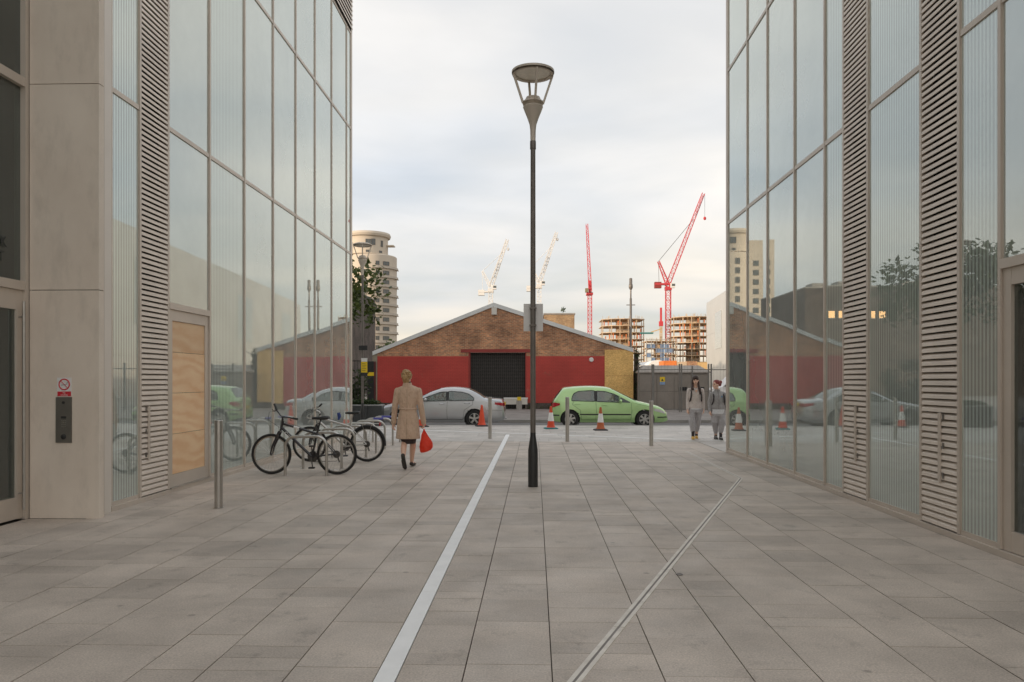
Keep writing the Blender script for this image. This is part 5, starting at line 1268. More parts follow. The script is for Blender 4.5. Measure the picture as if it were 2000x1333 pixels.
M['slab'] = pm('raw_concrete', (0.58, 0.44, 0.30), 0.8, 0, 0.12, 0.3)
M['net_o'] = pm('orange_edge_netting', (0.70, 0.20, 0.05), 0.8, 0, 0.2, 0.5)
M['net_r'] = pm('red_edge_screen', (0.62, 0.06, 0.05), 0.8, 0, 0.2, 0.5)
M['scaff'] = pm('scaffold_tube', (0.55, 0.50, 0.43), 0.5, 0.4, 0.1, 0.5)
M['net_b'] = pm('blue_debris_netting', (0.17, 0.24, 0.36), 0.8, 0, 0.25, 0.4)
M['form'] = pm('formwork_timber', (0.60, 0.40, 0.18), 0.8, 0, 0.2, 0.5)
def frame_block(px0, px1, pyt, Y, fpx, label, seed, depth=22, curve=0.0, nets=True, scaff=None, name='unfinished_building', screens=None):
    g = random.Random(seed); x0, x1 = at(px0, 743, Y).x, at(px1, 743, Y).x; cxm = (x0+x1)/2; hw = (x1-x0)/2; fh = fpx*Y/FPX; zt = at(0, pyt, Y).z + 0.3
    b = thing(name, (cxm, Y, -0.3), label, 'building', 'concrete frames under construction'); nf = int(zt/fh)
    outl = lambda inset=0: [(-hw + inset, depth), (-hw + inset, curve), (-hw*0.55, curve*0.25 + inset), (0, inset), (hw*0.55, curve*0.25 + inset), (hw - inset, curve), (hw - inset, depth)]
    for k in range(nf + 1):
        z = zt - k*fh
        if z < 0.5: break
        MB().prism(outl(), lambda p: (p[0], p[1], z - 0.3), lambda p: (p[0], p[1], z)).build('floor_slab', M['slab'], b)
        cols = MB(); zb = max(0, z - fh)
        n = max(4, int(2*hw/3.6))
        for i in range(n + 1):
            x = -hw + 0.4 + (2*hw - 0.8)*i/n; yy = curve*min(1, (abs(x)/hw)**2) + 0.5
            cols.box(x - 0.18, x + 0.18, yy, yy + 0.5, zb, z - 0.301); cols.box(x - 0.15, x + 0.15, yy + 7, yy + 7.4, zb, z - 0.301)
        struct(cols.build('columns', M['slab'], b), 'stuff')
        MB().box(-hw*0.3, hw*0.35, 9, 9.3, zb, z - 0.302).build('core_wall', M['slab'], b)
        if nets:
            nt_ = MB(); rr = MB(); pr = MB()
            for i in range(n*2):
                x = -hw + 0.6 + (2*hw - 1.6)*(i + g.random()*0.6)/(n*2); yy = curve*min(1, (abs(x)/hw)**2) + 0.2; u = g.random()
                if u < 0.45: nt_.box(x, x + 0.5, yy, yy + 0.05, zb + 0.05, zb + fh*g.uniform(0.4, 0.85))
                elif u < 0.46: rr.box(x, x + g.uniform(0.5, 1.3), yy, yy + 0.05, zb + 0.05, z - 0.32)
                elif u < 0.85: pr.box(x, x + 0.10, yy - 0.1, yy, zb, z - 0.32)
            if nt_.v: struct(nt_.build('edge_netting', M['net_o'], b), 'stuff')
            if rr.v: struct(rr.build('edge_screen', M['net_r'], b), 'stuff')
            if pr.v: struct(pr.build('props', M['form'], b), 'stuff')
            gr_ = MB()
            for q in range(2): gr_.tube([(p[0], p[1] - 0.15, zb + 0.5 + 0.6*q) for p in outl()[1:6]], 0.05, 4)
            gr_.build('guard_rail', M['scaff'], b)
    if scaff:
        sc_ = MB(); nx = int(2*hw/2.0)
        for i in range(nx + 1): x = -hw + 2*hw*i/nx; sc_.box(x - 0.05, x + 0.05, -1.2, -1.1, 0, zt + 1.2); sc_.box(x - 0.05, x + 0.05, -0.4, -0.3, 0, zt + 1.2)
        z = 2
        while z < zt + 1: sc_.box(-hw, hw, -1.22, -1.1, z, z + 0.10); sc_.box(-hw, hw, -1.1, -0.4, z - 0.08, z); z += 2.0
        sc_.build('scaffold', M['scaff'], b)
        if scaff == 'net':
            for k in range(int(zt/2)):
                for i in range(int(hw)):
                    if g.random() < 0.62: x = -hw + i*2.0; MB().box(x + 0.08, x + 1.9, -1.02, -0.98, k*2 + 0.15, k*2 + 1.85).build('debris_net', M['net_b'], b)
    tp = MB()
    for i in range(26):
        x = g.uniform(-hw, hw); tp.box(x, x + 0.10, 0.4 + curve*min(1, (abs(x)/hw)**2), 0.5 + curve*min(1, (abs(x)/hw)**2), zt, zt + g.uniform(0.6, 1.6))
    tp.build('starter_bars', M['form'], b); return b
frame_block(1177, 1262, 625, 360, 13.2, 'unfinished concrete frame with orange netting behind the shed roof', 4, curve=5)
frame_block(1319, 1400, 621, 352, 12.6, 'unfinished concrete frame beside the metal-clad building', 5, curve=6)
frame_block(1262, 1322, 668, 345, 13.2, 'lower block wrapped in blue scaffold netting between two concrete frames', 6, nets=False, scaff='net', depth=14)
# loading platform and low roofs in front
lq = at(1265, 650, 356); lpz = thing('loading_platform', lq, 'teal loading platform jutting from the unfinished frame', 'platform')
MB().box(-3.2, 2.6, -0.4, 3, -0.5, 0.1).build('deck', M['cone_t'], lpz); MB().bar((1.5, 0, 0.2), (6, 0, 1.6), 0.4).build('timber', M['form'], lpz)
q = at(1284, 743, 95); td = thing('arched_tent', (q.x, 95, -0.3), 'white arched tent roof behind the substation', 'tent')
zz = at(0, 716, 95).z + 0.3; rr_ = (1303 - 1265)/2*95/FPX
MB().prism([(rr_*math.cos(R(a_)), zz - 0.4 + rr_*math.sin(R(a_))*0.95) for a_ in range(0, 181, 12)] + [(-rr_, 0), (rr_, 0)], lambda p: (p[0], 0, p[1]), lambda p: (p[0], 14, p[1])).build('canopy', M['white'], td)
MB().box(-rr_ - 4, rr_ + 0.3, 0.3, 12, 0, zz + 0.1).build('side_awning', M['barge'], td)
q = at(1320, 743, 80); hd = thing('site_hoarding', (q.x, 80, -0.3), 'row of orange and brown site cabins behind the kiosk roof', 'hoarding')
for i, (p0, p1, t_, m) in enumerate(((1296, 1322, 706, M['net_o']), (1322, 1342, 708, M['slab']), (1342, 1362, 707, M['brick']), (1362, 1382, 709, M['form']))):
    MB().box(at(p0, 0, 80).x - q.x, at(p1, 0, 80).x - q.x - 0.03, 0, 3, 0, at(0, t_, 80).z + 0.3).build('cabin', m, hd)
for i, (px_, py_, r_) in enumerate(((783, 664, 9), (800, 668, 7), (1372, 712, 4))):
    q = at(px_, 743, 150 + 10*i); h_ = at(0, py_, 150 + 10*i).z + 0.3
    tree('distant_tree', (q.x, q.y, -0.3), ['far tree showing above the left roof slope', 'far tree beside the tower above the roof', 'far tree by the unfinished frame'][i], h_, r_*0.5, 30, 40, 0.45, 40 + i, 0.3, leafm=M['leaf_dark'])

# ================================================================ TOWER CRANES
M['crane_w'] = pm('crane_white_paint', (0.80, 0.78, 0.74), 0.5, 0, 0.04, 0.3)
M['crane_r'] = pm('crane_red_paint', (0.58, 0.055, 0.065), 0.5, 0, 0.08, 0.3)
M['cable'] = pm('cable_grey', (0.10, 0.10, 0.10), 0.6)
def lattice(mb, p, q, w, w2, nb, t):
    p = Vector(p); q = Vector(q); d = (q - p).normalized(); a = d.cross(V(0,1,0)); a.normalize(); b = d.cross(a).normalized()
    cor = lambda c, ww: [c + a*sx*ww/2 + b*sy*ww/2 for sx, sy in ((-1,-1),(1,-1),(1,1),(-1,1))]
    for i in range(nb):
        u, v = p + (q-p)*(i/nb), p + (q-p)*((i+1)/nb); wu, wv = w + (w2-w)*i/nb, w + (w2-w)*(i+1)/nb
        A, B = cor(u, wu), cor(v, wv)
        for k in range(4):
            mb.bar(A[k], B[k], t); mb.bar(A[k], B[(k+1) % 4], t*0.6) if i % 2 else mb.bar(A[(k+1) % 4], B[k], t*0.6); mb.bar(A[k], A[(k+1) % 4], t*0.55)
    return mb
def crane(Y, mast_px, base_py, slew_py, jib0, jib1, apex, counter, hook, mat, label, mw=2.1, text_col=None, banded=False):
    Pm = lambda p: at(p[0], p[1], Y)
    base = at(mast_px, 743, Y); c = thing('tower_crane', (base.x, Y, -0.3), label, 'crane', 'tower cranes over the building site'); off = c.location
    zs = at(0, slew_py, Y).z
    lattice(MB(), (base.x, Y, -0.3), (base.x, Y, zs - 1.0), mw, mw, int(zs/2.4), 0.26).build('mast', mat if not banded else M['crane_r'], c, off=off)
    MB().box(base.x - 1.5, base.x + 1.5, Y - 1.5, Y + 1.5, zs - 1.0, zs + 0.6).build('slew_ring', M['crane_r'] if banded else mat, c, off=off)
    j0, j1 = Pm(jib0), Pm(jib1); nb = max(8, int((j1-j0).length/2.2))
    lattice(MB(), j0, j1, 2.0, 1.2, nb, 0.22 if banded else 0.36).build('jib', mat, c, off=off)
    ap = Pm(apex); lattice(MB(), (base.x + 0.3, Y, zs + 0.5), ap, 1.8, 0.9, 6, 0.24).build('a_frame', mat, c, off=off)
    ct_ = Pm(counter)
    MB().box(ct_.x, base.x + 1.5, Y - 1.3, Y + 1.3, ct_.z - 0.3, ct_.z + 0.5).build('counter_jib', mat, c, off=off)
    MB().box(ct_.x - 0.2, ct_.x + 3.0, Y - 1.2, Y + 1.2, ct_.z - 1.8, ct_.z + 1.1).build('counterweight', mat if not banded else M['red_paint'], c, off=off)
    MB().box(base.x + 0.8, base.x + 3.0, Y - 1.9, Y - 0.2, zs + 0.0, zs + 2.2).build('cab', M['crane_w'], c, off=off)
    MB().box(base.x + 1.4, base.x + 3.03, Y - 1.93, Y - 1.0, zs + 0.8, zs + 1.9).build('cab_window', M['car_glass'], c, off=off)
    jm = j0 + (j1 - j0)*0.72
    cbm = MB().tube([ap, jm], 0.11, 4).tube([ap, (ct_.x + 2, Y, ct_.z)], 0.09, 4)
    if hook: h = Pm(hook); cbm.tube([(h.x, Y, j1.z), h], 0.07, 4); 
    cbm.build('cables', M['cable'] if not text_col else mat, c, off=off)
    if hook:
        MB().ell(h, 0.7, 0.5, 0.9, seg=8, rows=6).build('hook_block', mat, c, off=off)
    d = (j1 - j0)
    bn = [(0.18, 0.52)] if text_col else ([(0.76, 0.97)] if banded else [])
    for s0, s1 in bn:
        n = 5 if text_col else 1
        for i in range(n):
            u, v = j0 + d*(s0 + (s1-s0)*i/n), j0 + d*(s0 + (s1-s0)*(i + (0.7 if n > 1 else 1))/n)
            MB().bar(u + V(0,-1.0,0), v + V(0,-1.0,0), 1.2, 0.1).build('jib_panel', text_col or M['crane_r'], c, off=off)
    return c
M['jib_text'] = pm('jib_panel_brown', (0.22, 0.15, 0.09), 0.6)
crane(400, 958.5, 743, 570, (959, 560), (991, 468), (942, 530), (935, 571), (992.5, 487), M['crane_w'], 'white luffing crane above the shed roof peak', 2.0, M['jib_text'])
crane(400, 1053, 743, 562, (1054, 552), (1087, 454), (1037, 522), (1029, 563), (1088.5, 468), M['crane_w'], 'white luffing crane partly hidden by the lamp post', 2.0, M['jib_text'])
crane(370, 1305, 743, 568, (1303, 560), (1374, 378), (1286, 511), (1279, 556), (1376.5, 427), M['crane_r'], 'red luffing crane between two unfinished concrete frames', 2.3, None, True)
# red crane seen along its jib
Y = 380; base = at(1152, 743, Y); c = thing('tower_crane', (base.x, Y, -0.3), 'red crane seen end-on with its jib straight up', 'crane', 'tower cranes over the building site'); off = c.location
zs = at(0, 578, Y).z; zt = at(0, 430, Y).z
lattice(MB(), (base.x, Y, -0.3), (base.x, Y, zs - 0.5), 1.9, 1.9, 22, 0.26).build('mast', M['crane_r'], c, off=off)
lattice(MB(), (base.x + 0.1, Y - 2, zs + 0.6), (base.x - 0.1, Y + 20, zt), 1.5, 1.0, 20, 0.2).build('jib', M['crane_r'], c, off=off)
MB().box(base.x - 1.6, base.x + 1.5, Y - 1.5, Y + 5, zs - 0.5, zs + 0.5).build('slew_ring', M['crane_r'], c, off=off)
MB().box(base.x - 2.4, base.x - 1.0, Y - 3, Y - 0.5, zs + 0.51, zs + 2.4).build('cab', pm('cab_olive', (0.25, 0.22, 0.12), 0.6), c, off=off)
MB().box(base.x - 0.6, base.x + 0.6, Y - 0.5, Y + 0.5, zs + 0.51, zs + 6.5).build('a_frame', M['crane_r'], c, off=off)
# red hoist mast
Y = 365; base = at(1291, 743, Y); hm2 = thing('hoist_mast', (base.x, Y, -0.3), 'short red and rust site hoist beside the red crane mast', 'hoist'); off = hm2.location
z1, z2, z3 = at(0, 640, Y).z, at(0, 631, Y).z, at(0, 605, Y).z
lattice(MB(), (base.x, Y, -0.3), (base.x, Y, z1), 0.9, 0.9, 14, 0.24).build('mast', M['form'], hm2, off=off)
MB().box(base.x - 0.9, base.x + 0.9, Y - 0.9, Y + 0.9, z1, z2).build('cage', M['crane_r'], hm2, off=off)
MB().box(base.x - 0.45, base.x + 0.45, Y - 0.45, Y + 0.45, z2, z3).build('upper_mast', M['crane_r'], hm2, off=off)
# ================================================================ PEOPLE
REM = []
def remesh(name, mb, m, parent, voxel=0.012, it=4, fac=0.5):
    o = mb.build(name, m, parent, True)
    r = o.modifiers.new('remesh', 'REMESH'); r.mode = 'VOXEL'; r.voxel_size = voxel; r.use_smooth_shade = True
    if it: s = o.modifiers.new('smooth', 'SMOOTH'); s.factor = fac; s.iterations = it
    REM.append(o); return o
def limb(mb, pts, rad, ey=1.0):
    mb.tube(pts, rad, 14, ey=ey)
    for p, r in zip(pts, rad): mb.ell(p, r, r, r, seg=12, rows=8)
    return mb
def torso(mb, rows):
    rings = []
    for z, cx, cy, rx, ry in rows:
        rings.append([V(cx + rx*(abs(math.cos(t))**0.85)*(1 if math.cos(t) > 0 else -1), cy + ry*(abs(math.sin(t))**0.85)*(1 if math.sin(t) > 0 else -1), z) for t in [2*math.pi*k/24 for k in range(24)]])
    return mb.loft(rings)
def hand(mb, W, d, n, s, curl=0.5):
    W, d, n, s = Vector(W), Vector(d).normalized(), Vector(n).normalized(), Vector(s).normalized()
    limb(mb, [W - d*0.03, W + d*0.02], [0.024, 0.026])
    for o in (-0.022, -0.007, 0.008, 0.022): mb.tube([W + d*0.0 + s*o*0.7, W + d*0.085 + s*o], [0.015, 0.013], 8); mb.ell(W + d*0.085 + s*o, 0.0125, 0.0125, 0.0125, seg=8, rows=6)
    for o, ln in ((-0.026, 0.055), (-0.009, 0.072), (0.009, 0.076), (0.026, 0.068)):
        a = W + d*0.082 + s*o; c1 = curl*0.9; c2 = curl*2.0
        b = a + (d*math.cos(c1) + n*math.sin(c1))*ln*0.5; e = b + (d*math.cos(c2) + n*math.sin(c2))*ln*0.5
        limb(mb, [a, b, e], [0.0098, 0.009, 0.008])
    a = W + d*0.025 + s*0.022; b = a + d*0.03 + s*0.022 + n*0.008; e = b + d*0.032 + s*0.004 + n*0.012
    limb(mb, [a, b, e], [0.013, 0.011, 0.009])
def skin_mat(name, c): 
    t = NT(name); nz = t.noise(30, 3, 0.5); t.l(t.ramp(nz, [(0.3, tuple(q*0.93 for q in c)), (0.7, tuple(min(1, q*1.05) for q in c))]), t.b.inputs['Base Color'])
    t.b.inputs['Roughness'].default_value = 0.5; t.b.inputs['Subsurface Weight'].default_value = 0.08; t.b.inputs['Subsurface Radius'].default_value = (0.01, 0.004, 0.002); return t.m
def cloth_mat(name, c, var=0.12, fold=0.6, fs=9):
    t = NT(name); p = t.coord('Object')
    f = t.noise(fs, 4, 0.55, vec=t.mapping(p, (1, 1, 0.55), rot=(0.3, 0.5, 0)))
    c_ = t.ramp(t.noise(26, 3, 0.6, vec=p), [(0.3, tuple(q*(1-var) for q in c)), (0.7, tuple(min(1, q*(1+var)) for q in c))])
    t.l(c_, t.b.inputs['Base Color']); t.b.inputs['Roughness'].default_value = 0.85; t.b.inputs['Sheen Weight'].default_value = 0.15
    t.bump(f, fold, 0.09); return t.m
def hair_mat(name, c, c2):
    t = NT(name); p = t.coord('Object'); f = t.noise(22, 5, 0.6, vec=t.mapping(p, (3, 3, 0.6)))
    t.l(t.ramp(f, [(0.3, c), (0.7, c2)]), t.b.inputs['Base Color']); t.b.inputs['Roughness'].default_value = 0.5; t.bump(f, 0.8, 0.02); return t.m
M['skin'] = skin_mat('skin', (0.78, 0.49, 0.36)); M['skin2'] = skin_mat('skin_light', (0.78, 0.50, 0.38))
M['coat'] = cloth_mat('beige_coat_cloth', (0.66, 0.465, 0.335), 0.05, 0.8, 11)
M['coat_seam'] = pm('coat_stitching', (0.30, 0.21, 0.14), 0.9)
M['skirt'] = cloth_mat('dark_skirt', (0.045, 0.03, 0.03)); M['shoe_dark'] = pm('dark_shoe', (0.05, 0.045, 0.04), 0.6, 0, 0.2, 20)
M['blond'] = hair_mat('blond_hair', (0.30, 0.16, 0.06), (0.62, 0.42, 0.20)); M['brown_hair'] = hair_mat('dark_brown_hair', (0.025, 0.014, 0.01), (0.07, 0.035, 0.022)); M['red_hair'] = hair_mat('red_dyed_hair', (0.14, 0.025, 0.02), (0.36, 0.07, 0.06))
M['grey_jersey'] = cloth_mat('grey_marl_jersey', (0.44, 0.415, 0.42), 0.12, 0.8, 8); M['grey_jacket'] = cloth_mat('grey_jacket', (0.38, 0.36, 0.355), 0.12, 0.6, 10)
M['cream'] = cloth_mat('oatmeal_knit', (0.66, 0.58, 0.53), 0.1, 0.6, 10); M['white_cloth'] = cloth_mat('white_cotton', (0.72, 0.71, 0.72), 0.04, 0.5)
M['sock'] = cloth_mat('dark_sock', (0.05, 0.04, 0.04)); M['mustard'] = pm('mustard_shoe', (0.66, 0.38, 0.07), 0.6, 0, 0.15, 25)
M['eye'] = pm('eye_dark', (0.03, 0.02, 0.015), 0.3); M['lip'] = pm('lips', (0.36, 0.10, 0.09), 0.5)
M['bag_red'] = None
t = NT('thin_red_plastic'); t.b.inputs['Base Color'].default_value = (0.80, 0.06, 0.035, 1); t.b.inputs['Roughness'].default_value = 0.35
t.l(t.ramp(t.noise(14, 4, 0.6), [(0.3, (0.85, 0.07, 0.03)), (0.7, (0.98, 0.16, 0.09))]), t.b.inputs['Base Color'])
t.bump(t.noise(18, 5, 0.65), 0.9, 0.03)
tl = t.n('BsdfTranslucent'); tl.inputs[0].default_value = (1.0, 0.15, 0.08, 1); mxs = t.n('MixShader'); mxs.inputs[0].default_value = 0.5
t.l(t.b.outputs[0], mxs.inputs[1]); t.l(tl.outputs[0], mxs.inputs[2]); t.l(mxs.outputs[0], t.o.inputs[0]); M['bag_red'] = t.m

def head(mb, c, f, s=1.0):
    """skull, jaw, nose, ears; f = facing direction (horizontal)"""
    c = Vector(c); f = Vector(f).normalized(); r = Vector((-f.y, f.x, 0)); ang = math.atan2(f.x, -f.y)
    Mx = Matrix.Rotation(ang, 3, 'Z')
    mb.ell(c + V(0,0,0.02)*s - f*0.008, 0.073*s, 0.093*s, 0.100*s, Mx)
    mb.ell(c + f*0.022*s + V(0,0,-0.045)*s, 0.054*s, 0.066*s, 0.072*s, Mx)
    mb.ell(c + f*0.060*s + V(0,0,-0.092)*s, 0.026*s, 0.022*s, 0.020*s, Mx)
    mb.tube([c + f*0.084*s + V(0,0,0.02)*s, c + f*0.107*s + V(0,0,-0.028)*s, c + f*0.086*s + V(0,0,-0.036)*s], [0.009*s, 0.014*s, 0.010*s], 8)
    for k in (-1, 1): mb.ell(c + r*0.075*s*k + V(0,0,-0.01)*s, 0.012*s, 0.02*s, 0.032*s, Mx, 8, 6)
def face(parent, c, f, s=1.0):
    c = Vector(c); f = Vector(f).normalized(); r = Vector((-f.y, f.x, 0)); Mx = Matrix.Rotation(math.atan2(f.x, -f.y), 3, 'Z')
    for k in (-1, 1):
        MB().ell(c + f*0.083*s + r*0.031*k*s + V(0,0,0.005)*s, 0.014*s, 0.008*s, 0.007*s, Mx, 8, 6).build('eye', M['eye'], parent, True)
        MB().ell(c + f*0.087*s + r*0.032*k*s + V(0,0,0.026)*s, 0.019*s, 0.007*s, 0.004*s, Mx, 8, 6).build('eyebrow', M['brown_hair'], parent, True)
    MB().ell(c + f*0.083*s + V(0,0,-0.062)*s, 0.021*s, 0.008*s, 0.007*s, Mx, 10, 6).build('mouth', M['lip'], parent, True)

# ---- woman in a beige coat, walking away
wy = 13.5; wp = Vector((at(797, 743, wy).x, wy, 0))
w = thing('person', wp, 'person in a beige belted coat walking away with a red carrier bag', 'person')
b = MB(); hc = V(-0.02, 0.02, 1.605)
head(b, hc, (0.25, 1, 0)); limb(b, [(-0.01, 0.0, 1.40), (-0.015, 0.01, 1.53)], [0.06, 0.05])
torso(b, [(0.82, 0, 0, 0.15, 0.11), (0.95, 0, 0, 0.16, 0.12), (1.05, 0, 0, 0.12, 0.09), (1.25, 0, 0, 0.15, 0.10), (1.38, 0, 0, 0.15, 0.08), (1.43, 0, 0, 0.07, 0.06)])
AL = [(-0.185, 0, 1.36), (-0.235, 0.0, 1.08), (-0.262, 0.04, 0.80)]; AR = [(0.185, 0, 1.36), (0.232, -0.01, 1.08), (0.272, 0.02, 0.80)]
for A in (AL, AR): limb(b, A, [0.045, 0.036, 0.026])
hand(b, AL[2], (-0.15, 0.05, -1), (0.6, 0.3, 0), (0.3, 1, 0), 0.45); hand(b, AR[2], (0.05, 0.05, -1), (-1, 0.2, 0), (-0.2, 1, 0), 1.1)
limb(b, [(-0.085, 0, 0.88), (-0.062, -0.01, 0.48), (-0.052, -0.16, 0.36), (-0.03, -0.30, 0.22)], [0.085, 0.052, 0.052, 0.032])
limb(b, [(-0.03, -0.31, 0.21), (-0.012, -0.25, 0.06)], [0.034, 0.03])
limb(b, [(0.085, 0, 0.88), (0.075, 0.10, 0.48), (0.055, 0.17, 0.34), (0.025, 0.25, 0.09)], [0.085, 0.053, 0.054, 0.033])
limb(b, [(0.025, 0.25, 0.06), (0.045, 0.42, 0.035)], [0.035, 0.03])
remesh('body', b, M['skin'], w, 0.006, 3)
ct_ = MB(); torso(ct_, [(0.52, 0.0, -0.01, 0.212, 0.165), (0.60, 0, -0.01, 0.208, 0.16), (0.75, 0, 0, 0.196, 0.148), (0.90, 0, 0, 0.178, 0.135), (1.00, 0, 0, 0.152, 0.112), (1.05, 0, 0, 0.146, 0.105), (1.12, 0, 0, 0.156, 0.110), (1.25, 0, 0, 0.182, 0.118), (1.34, 0, 0, 0.195, 0.112), (1.39, 0, 0, 0.175, 0.10), (1.43, -0.005, 0, 0.115, 0.085), (1.46, -0.01, 0.0, 0.078, 0.076)])
limb(ct_, AL, [0.062, 0.054, 0.047]); limb(ct_, AR, [0.062, 0.054, 0.047])
limb(ct_, [(-0.175, 0, 1.36), (-0.05, 0, 1.42)], [0.058, 0.05]); limb(ct_, [(0.175, 0, 1.36), (0.05, 0, 1.42)], [0.058, 0.05])
g_ = random.Random(2)
for k in range(10): # folds
    t0 = g_.uniform(0, 6.28); ct_.tube([(0.185*math.cos(t0), 0.14*math.sin(t0), 0.9), (0.202*math.cos(t0), 0.158*math.sin(t0), 0.54)], [0.008, 0.016], 6)
co_ = remesh('coat', ct_, M['coat'], w, 0.009, 3)
cl_ = MB().lathe([(0.088, 1.435), (0.082, 1.47), (0.072, 1.505), (0.062, 1.50), (0.07, 1.44)], (-0.012, 0.0, 0), 24, cap=False); cl_.build('collar', M['coat'], co_, True)
MB().ring((0, 0, 0), 0.152, 0.016, 'Z', 40, 8).build('belt', M['coat'], co_, True, loc=(0, 0, 1.045)).scale = (1, 0.735, 1.1)
MB().tube([(0, -0.105, 1.40), (0, -0.119, 1.25), (0, -0.108, 1.06)], 0.0022, 5).build('back_seam', M['coat_seam'], co_)
MB().tube([(0.0, -0.126, 0.95), (0.0, -0.168, 0.68), (0.0, -0.178, 0.53)], 0.0022, 5).build('back_vent', M['coat_seam'], co_)
MB().ring((0, 0, 0), 0.212, 0.005, 'Z', 40, 6).build('hem', M['coat'], co_, True, loc=(0, -0.01, 0.545)).scale = (1, 0.78, 1)
for A in (AL, AR): p = Vector(A[2]) + V(0, 0, 0.035); MB().ring((0,0,0), 0.047, 0.005, 'Z', 20, 6).build('cuff', M['coat'], co_, True, loc=p)
MB().lathe([(0.062, 1.475), (0.068, 1.50), (0.06, 1.525), (0.05, 1.52)], (-0.012, 0.008, 0), 20, cap=False).build('scarf', M['skirt'], w, True)
torso_ = MB(); torso(torso_, [(0.43, 0.01, 0.02, 0.118, 0.13), (0.55, 0, 0.02, 0.15, 0.14), (0.7, 0, 0, 0.16, 0.12)]); remesh('skirt', torso_, M['skirt'], w, 0.012, 3)
hr = MB(); hr.ell(hc + V(-0.005, -0.022, 0.035), 0.087, 0.098, 0.100); hr.ell(hc + V(-0.02, -0.095, -0.01), 0.058, 0.05, 0.062); hr.ell(hc + V(-0.01, -0.06, -0.06), 0.062, 0.045, 0.06)
for k in range(46):
    t0 = g_.uniform(0, 6.28); u = g_.uniform(-0.5, 1.0); q = hc + V(-0.005 + 0.086*math.cos(t0)*math.sqrt(1-u*u*0.9), -0.03 + 0.09*math.sin(t0)*math.sqrt(1-u*u*0.9), 0.03 + 0.095*u)
    if q.y > hc.y + 0.04 and q.z < hc.z + 0.05: continue
    hr.ell(q, 0.02, 0.02, 0.016, seg=8, rows=6)
remesh('hair', hr, M['blond'], w, 0.006, 2)
sh_ = MB(); limb(sh_, [(-0.034, -0.335, 0.255), (-0.022, -0.31, 0.15), (-0.008, -0.25, 0.035)], [0.036, 0.037, 0.034], 0.7); o_ = remesh('shoe', sh_, M['shoe_dark'], w, 0.007, 2)
MB().bar((-0.036, -0.372, 0.262), (-0.026, -0.352, 0.20), 0.055, 0.02).bar((-0.024, -0.35, 0.17), (-0.006, -0.287, 0.03), 0.078, 0.012).build('sole', M['shoe_dark'], o_)
sh_ = MB(); limb(sh_, [(0.022, 0.235, 0.05), (0.035, 0.33, 0.04), (0.047, 0.44, 0.03)], [0.037, 0.038, 0.028]); remesh('shoe', sh_, M['shoe_dark'], w, 0.007, 2)
# ---- carrier bag
ha = V(0.278, 0.03, 0.70)
cbg = thing('carrier_bag', wp + V(0.30, 0.03, 0.27), "red plastic carrier bag held in the coat wearer's hand", 'bag')
rings = []
for z, rx, ry, ox in ((0.015, 0.075, 0.05, 0.0), (0.0, 0.04, 0.03, 0.0)): pass
prof = [(0.0, 0.03, 0.03, -0.05), (0.015, 0.062, 0.06, -0.03), (0.05, 0.098, 0.075, 0.0), (0.10, 0.116, 0.08, 0.018), (0.17, 0.112, 0.07, 0.022), (0.23, 0.090, 0.05, 0.008), (0.29, 0.062, 0.032, -0.008), (0.33, 0.048, 0.024, -0.014)]
rings = [[V(ox + rx*math.cos(t)*(1 + 0.07*math.sin(5*t + z*30)), ry*math.sin(t)*(1 + 0.1*math.sin(4*t + z*22)), z) for t in [2*math.pi*k/28 for k in range(28)]] for z, rx, ry, ox in prof]
MB().loft(rings).build('bag_body', M['bag_red'], cbg, True)
hp_ = ha - V(0.30, 0.03, 0.27) + V(0, 0, 0)
for s in (-1, 1):
    r_ = []
    for u in range(9):
        t_ = u/8; p = V(0.026*s - 0.014, 0.012*s, 0.315).lerp(V(hp_.x, 0.01*s, 0.40), t_); ww = 0.016*(1 - t_) + 0.010
        r_.append([p + V(-ww, -0.004, 0), p + V(ww, -0.004, 0), p + V(ww, 0.004, 0), p + V(-ww, 0.004, 0)])
    MB().loft(r_).build('bag_handle', M['bag_red'], cbg, True)
MB().tube([(hp_.x - 0.001, -0.03, 0.405), (hp_.x, 0.04, 0.405)], 0.012, 8).build('bag_handle', M['bag_red'], cbg, True)

def trousers(parent, legs, hip, cuffs):
    m = MB(); torso(m, hip)
    for Lg, rd in zip(legs, cuffs): limb(m, Lg, rd)
    return remesh('trousers', m, M['grey_jersey'], parent, 0.011, 5)
# ---- young woman with long dark hair, oatmeal top
p1 = gnd(1358, 858.5); p1.z = 0
w1 = thing('person', p1, 'person with long dark hair, oatmeal top and mustard shoes walking', 'person')
hc = V(0.0, -0.02, 1.545); fd = (-0.12, -1, 0)
b = MB(); head(b, hc, fd); limb(b, [(0.01, 0, 1.30), (0.0, -0.005, 1.45)], [0.056, 0.05])
torso(b, [(0.80, 0, 0, 0.14, 0.1), (1.0, 0, 0, 0.12, 0.09), (1.15, 0, 0, 0.13, 0.085), (1.27, 0, 0.01, 0.09, 0.05), (1.34, 0, 0.01, 0.05, 0.045)])
AL = [(-0.165, 0, 1.29), (-0.195, 0.01, 1.03), (-0.215, -0.06, 0.80)]; AR = [(0.175, 0, 1.29), (0.205, 0.02, 1.03), (0.215, -0.02, 0.80)]
for A in (AL, AR): limb(b, A, [0.042, 0.034, 0.025])
hand(b, AL[2], (-0.05, -0.1, -1), (0.9, 0.3, 0), (0.2, -1, 0), 0.5); hand(b, AR[2], (0.05, -0.1, -1), (-0.9, 0.3, 0), (-0.2, -1, 0), 0.5)
L1 = [(-0.085, 0, 0.82), (-0.095, -0.09, 0.46), (-0.085, -0.12, 0.12)]; L2 = [(0.085, 0, 0.82), (0.06, 0.02, 0.46), (0.055, 0.12, 0.12)]
for A in (L1, L2): limb(b, A, [0.08, 0.05, 0.035])
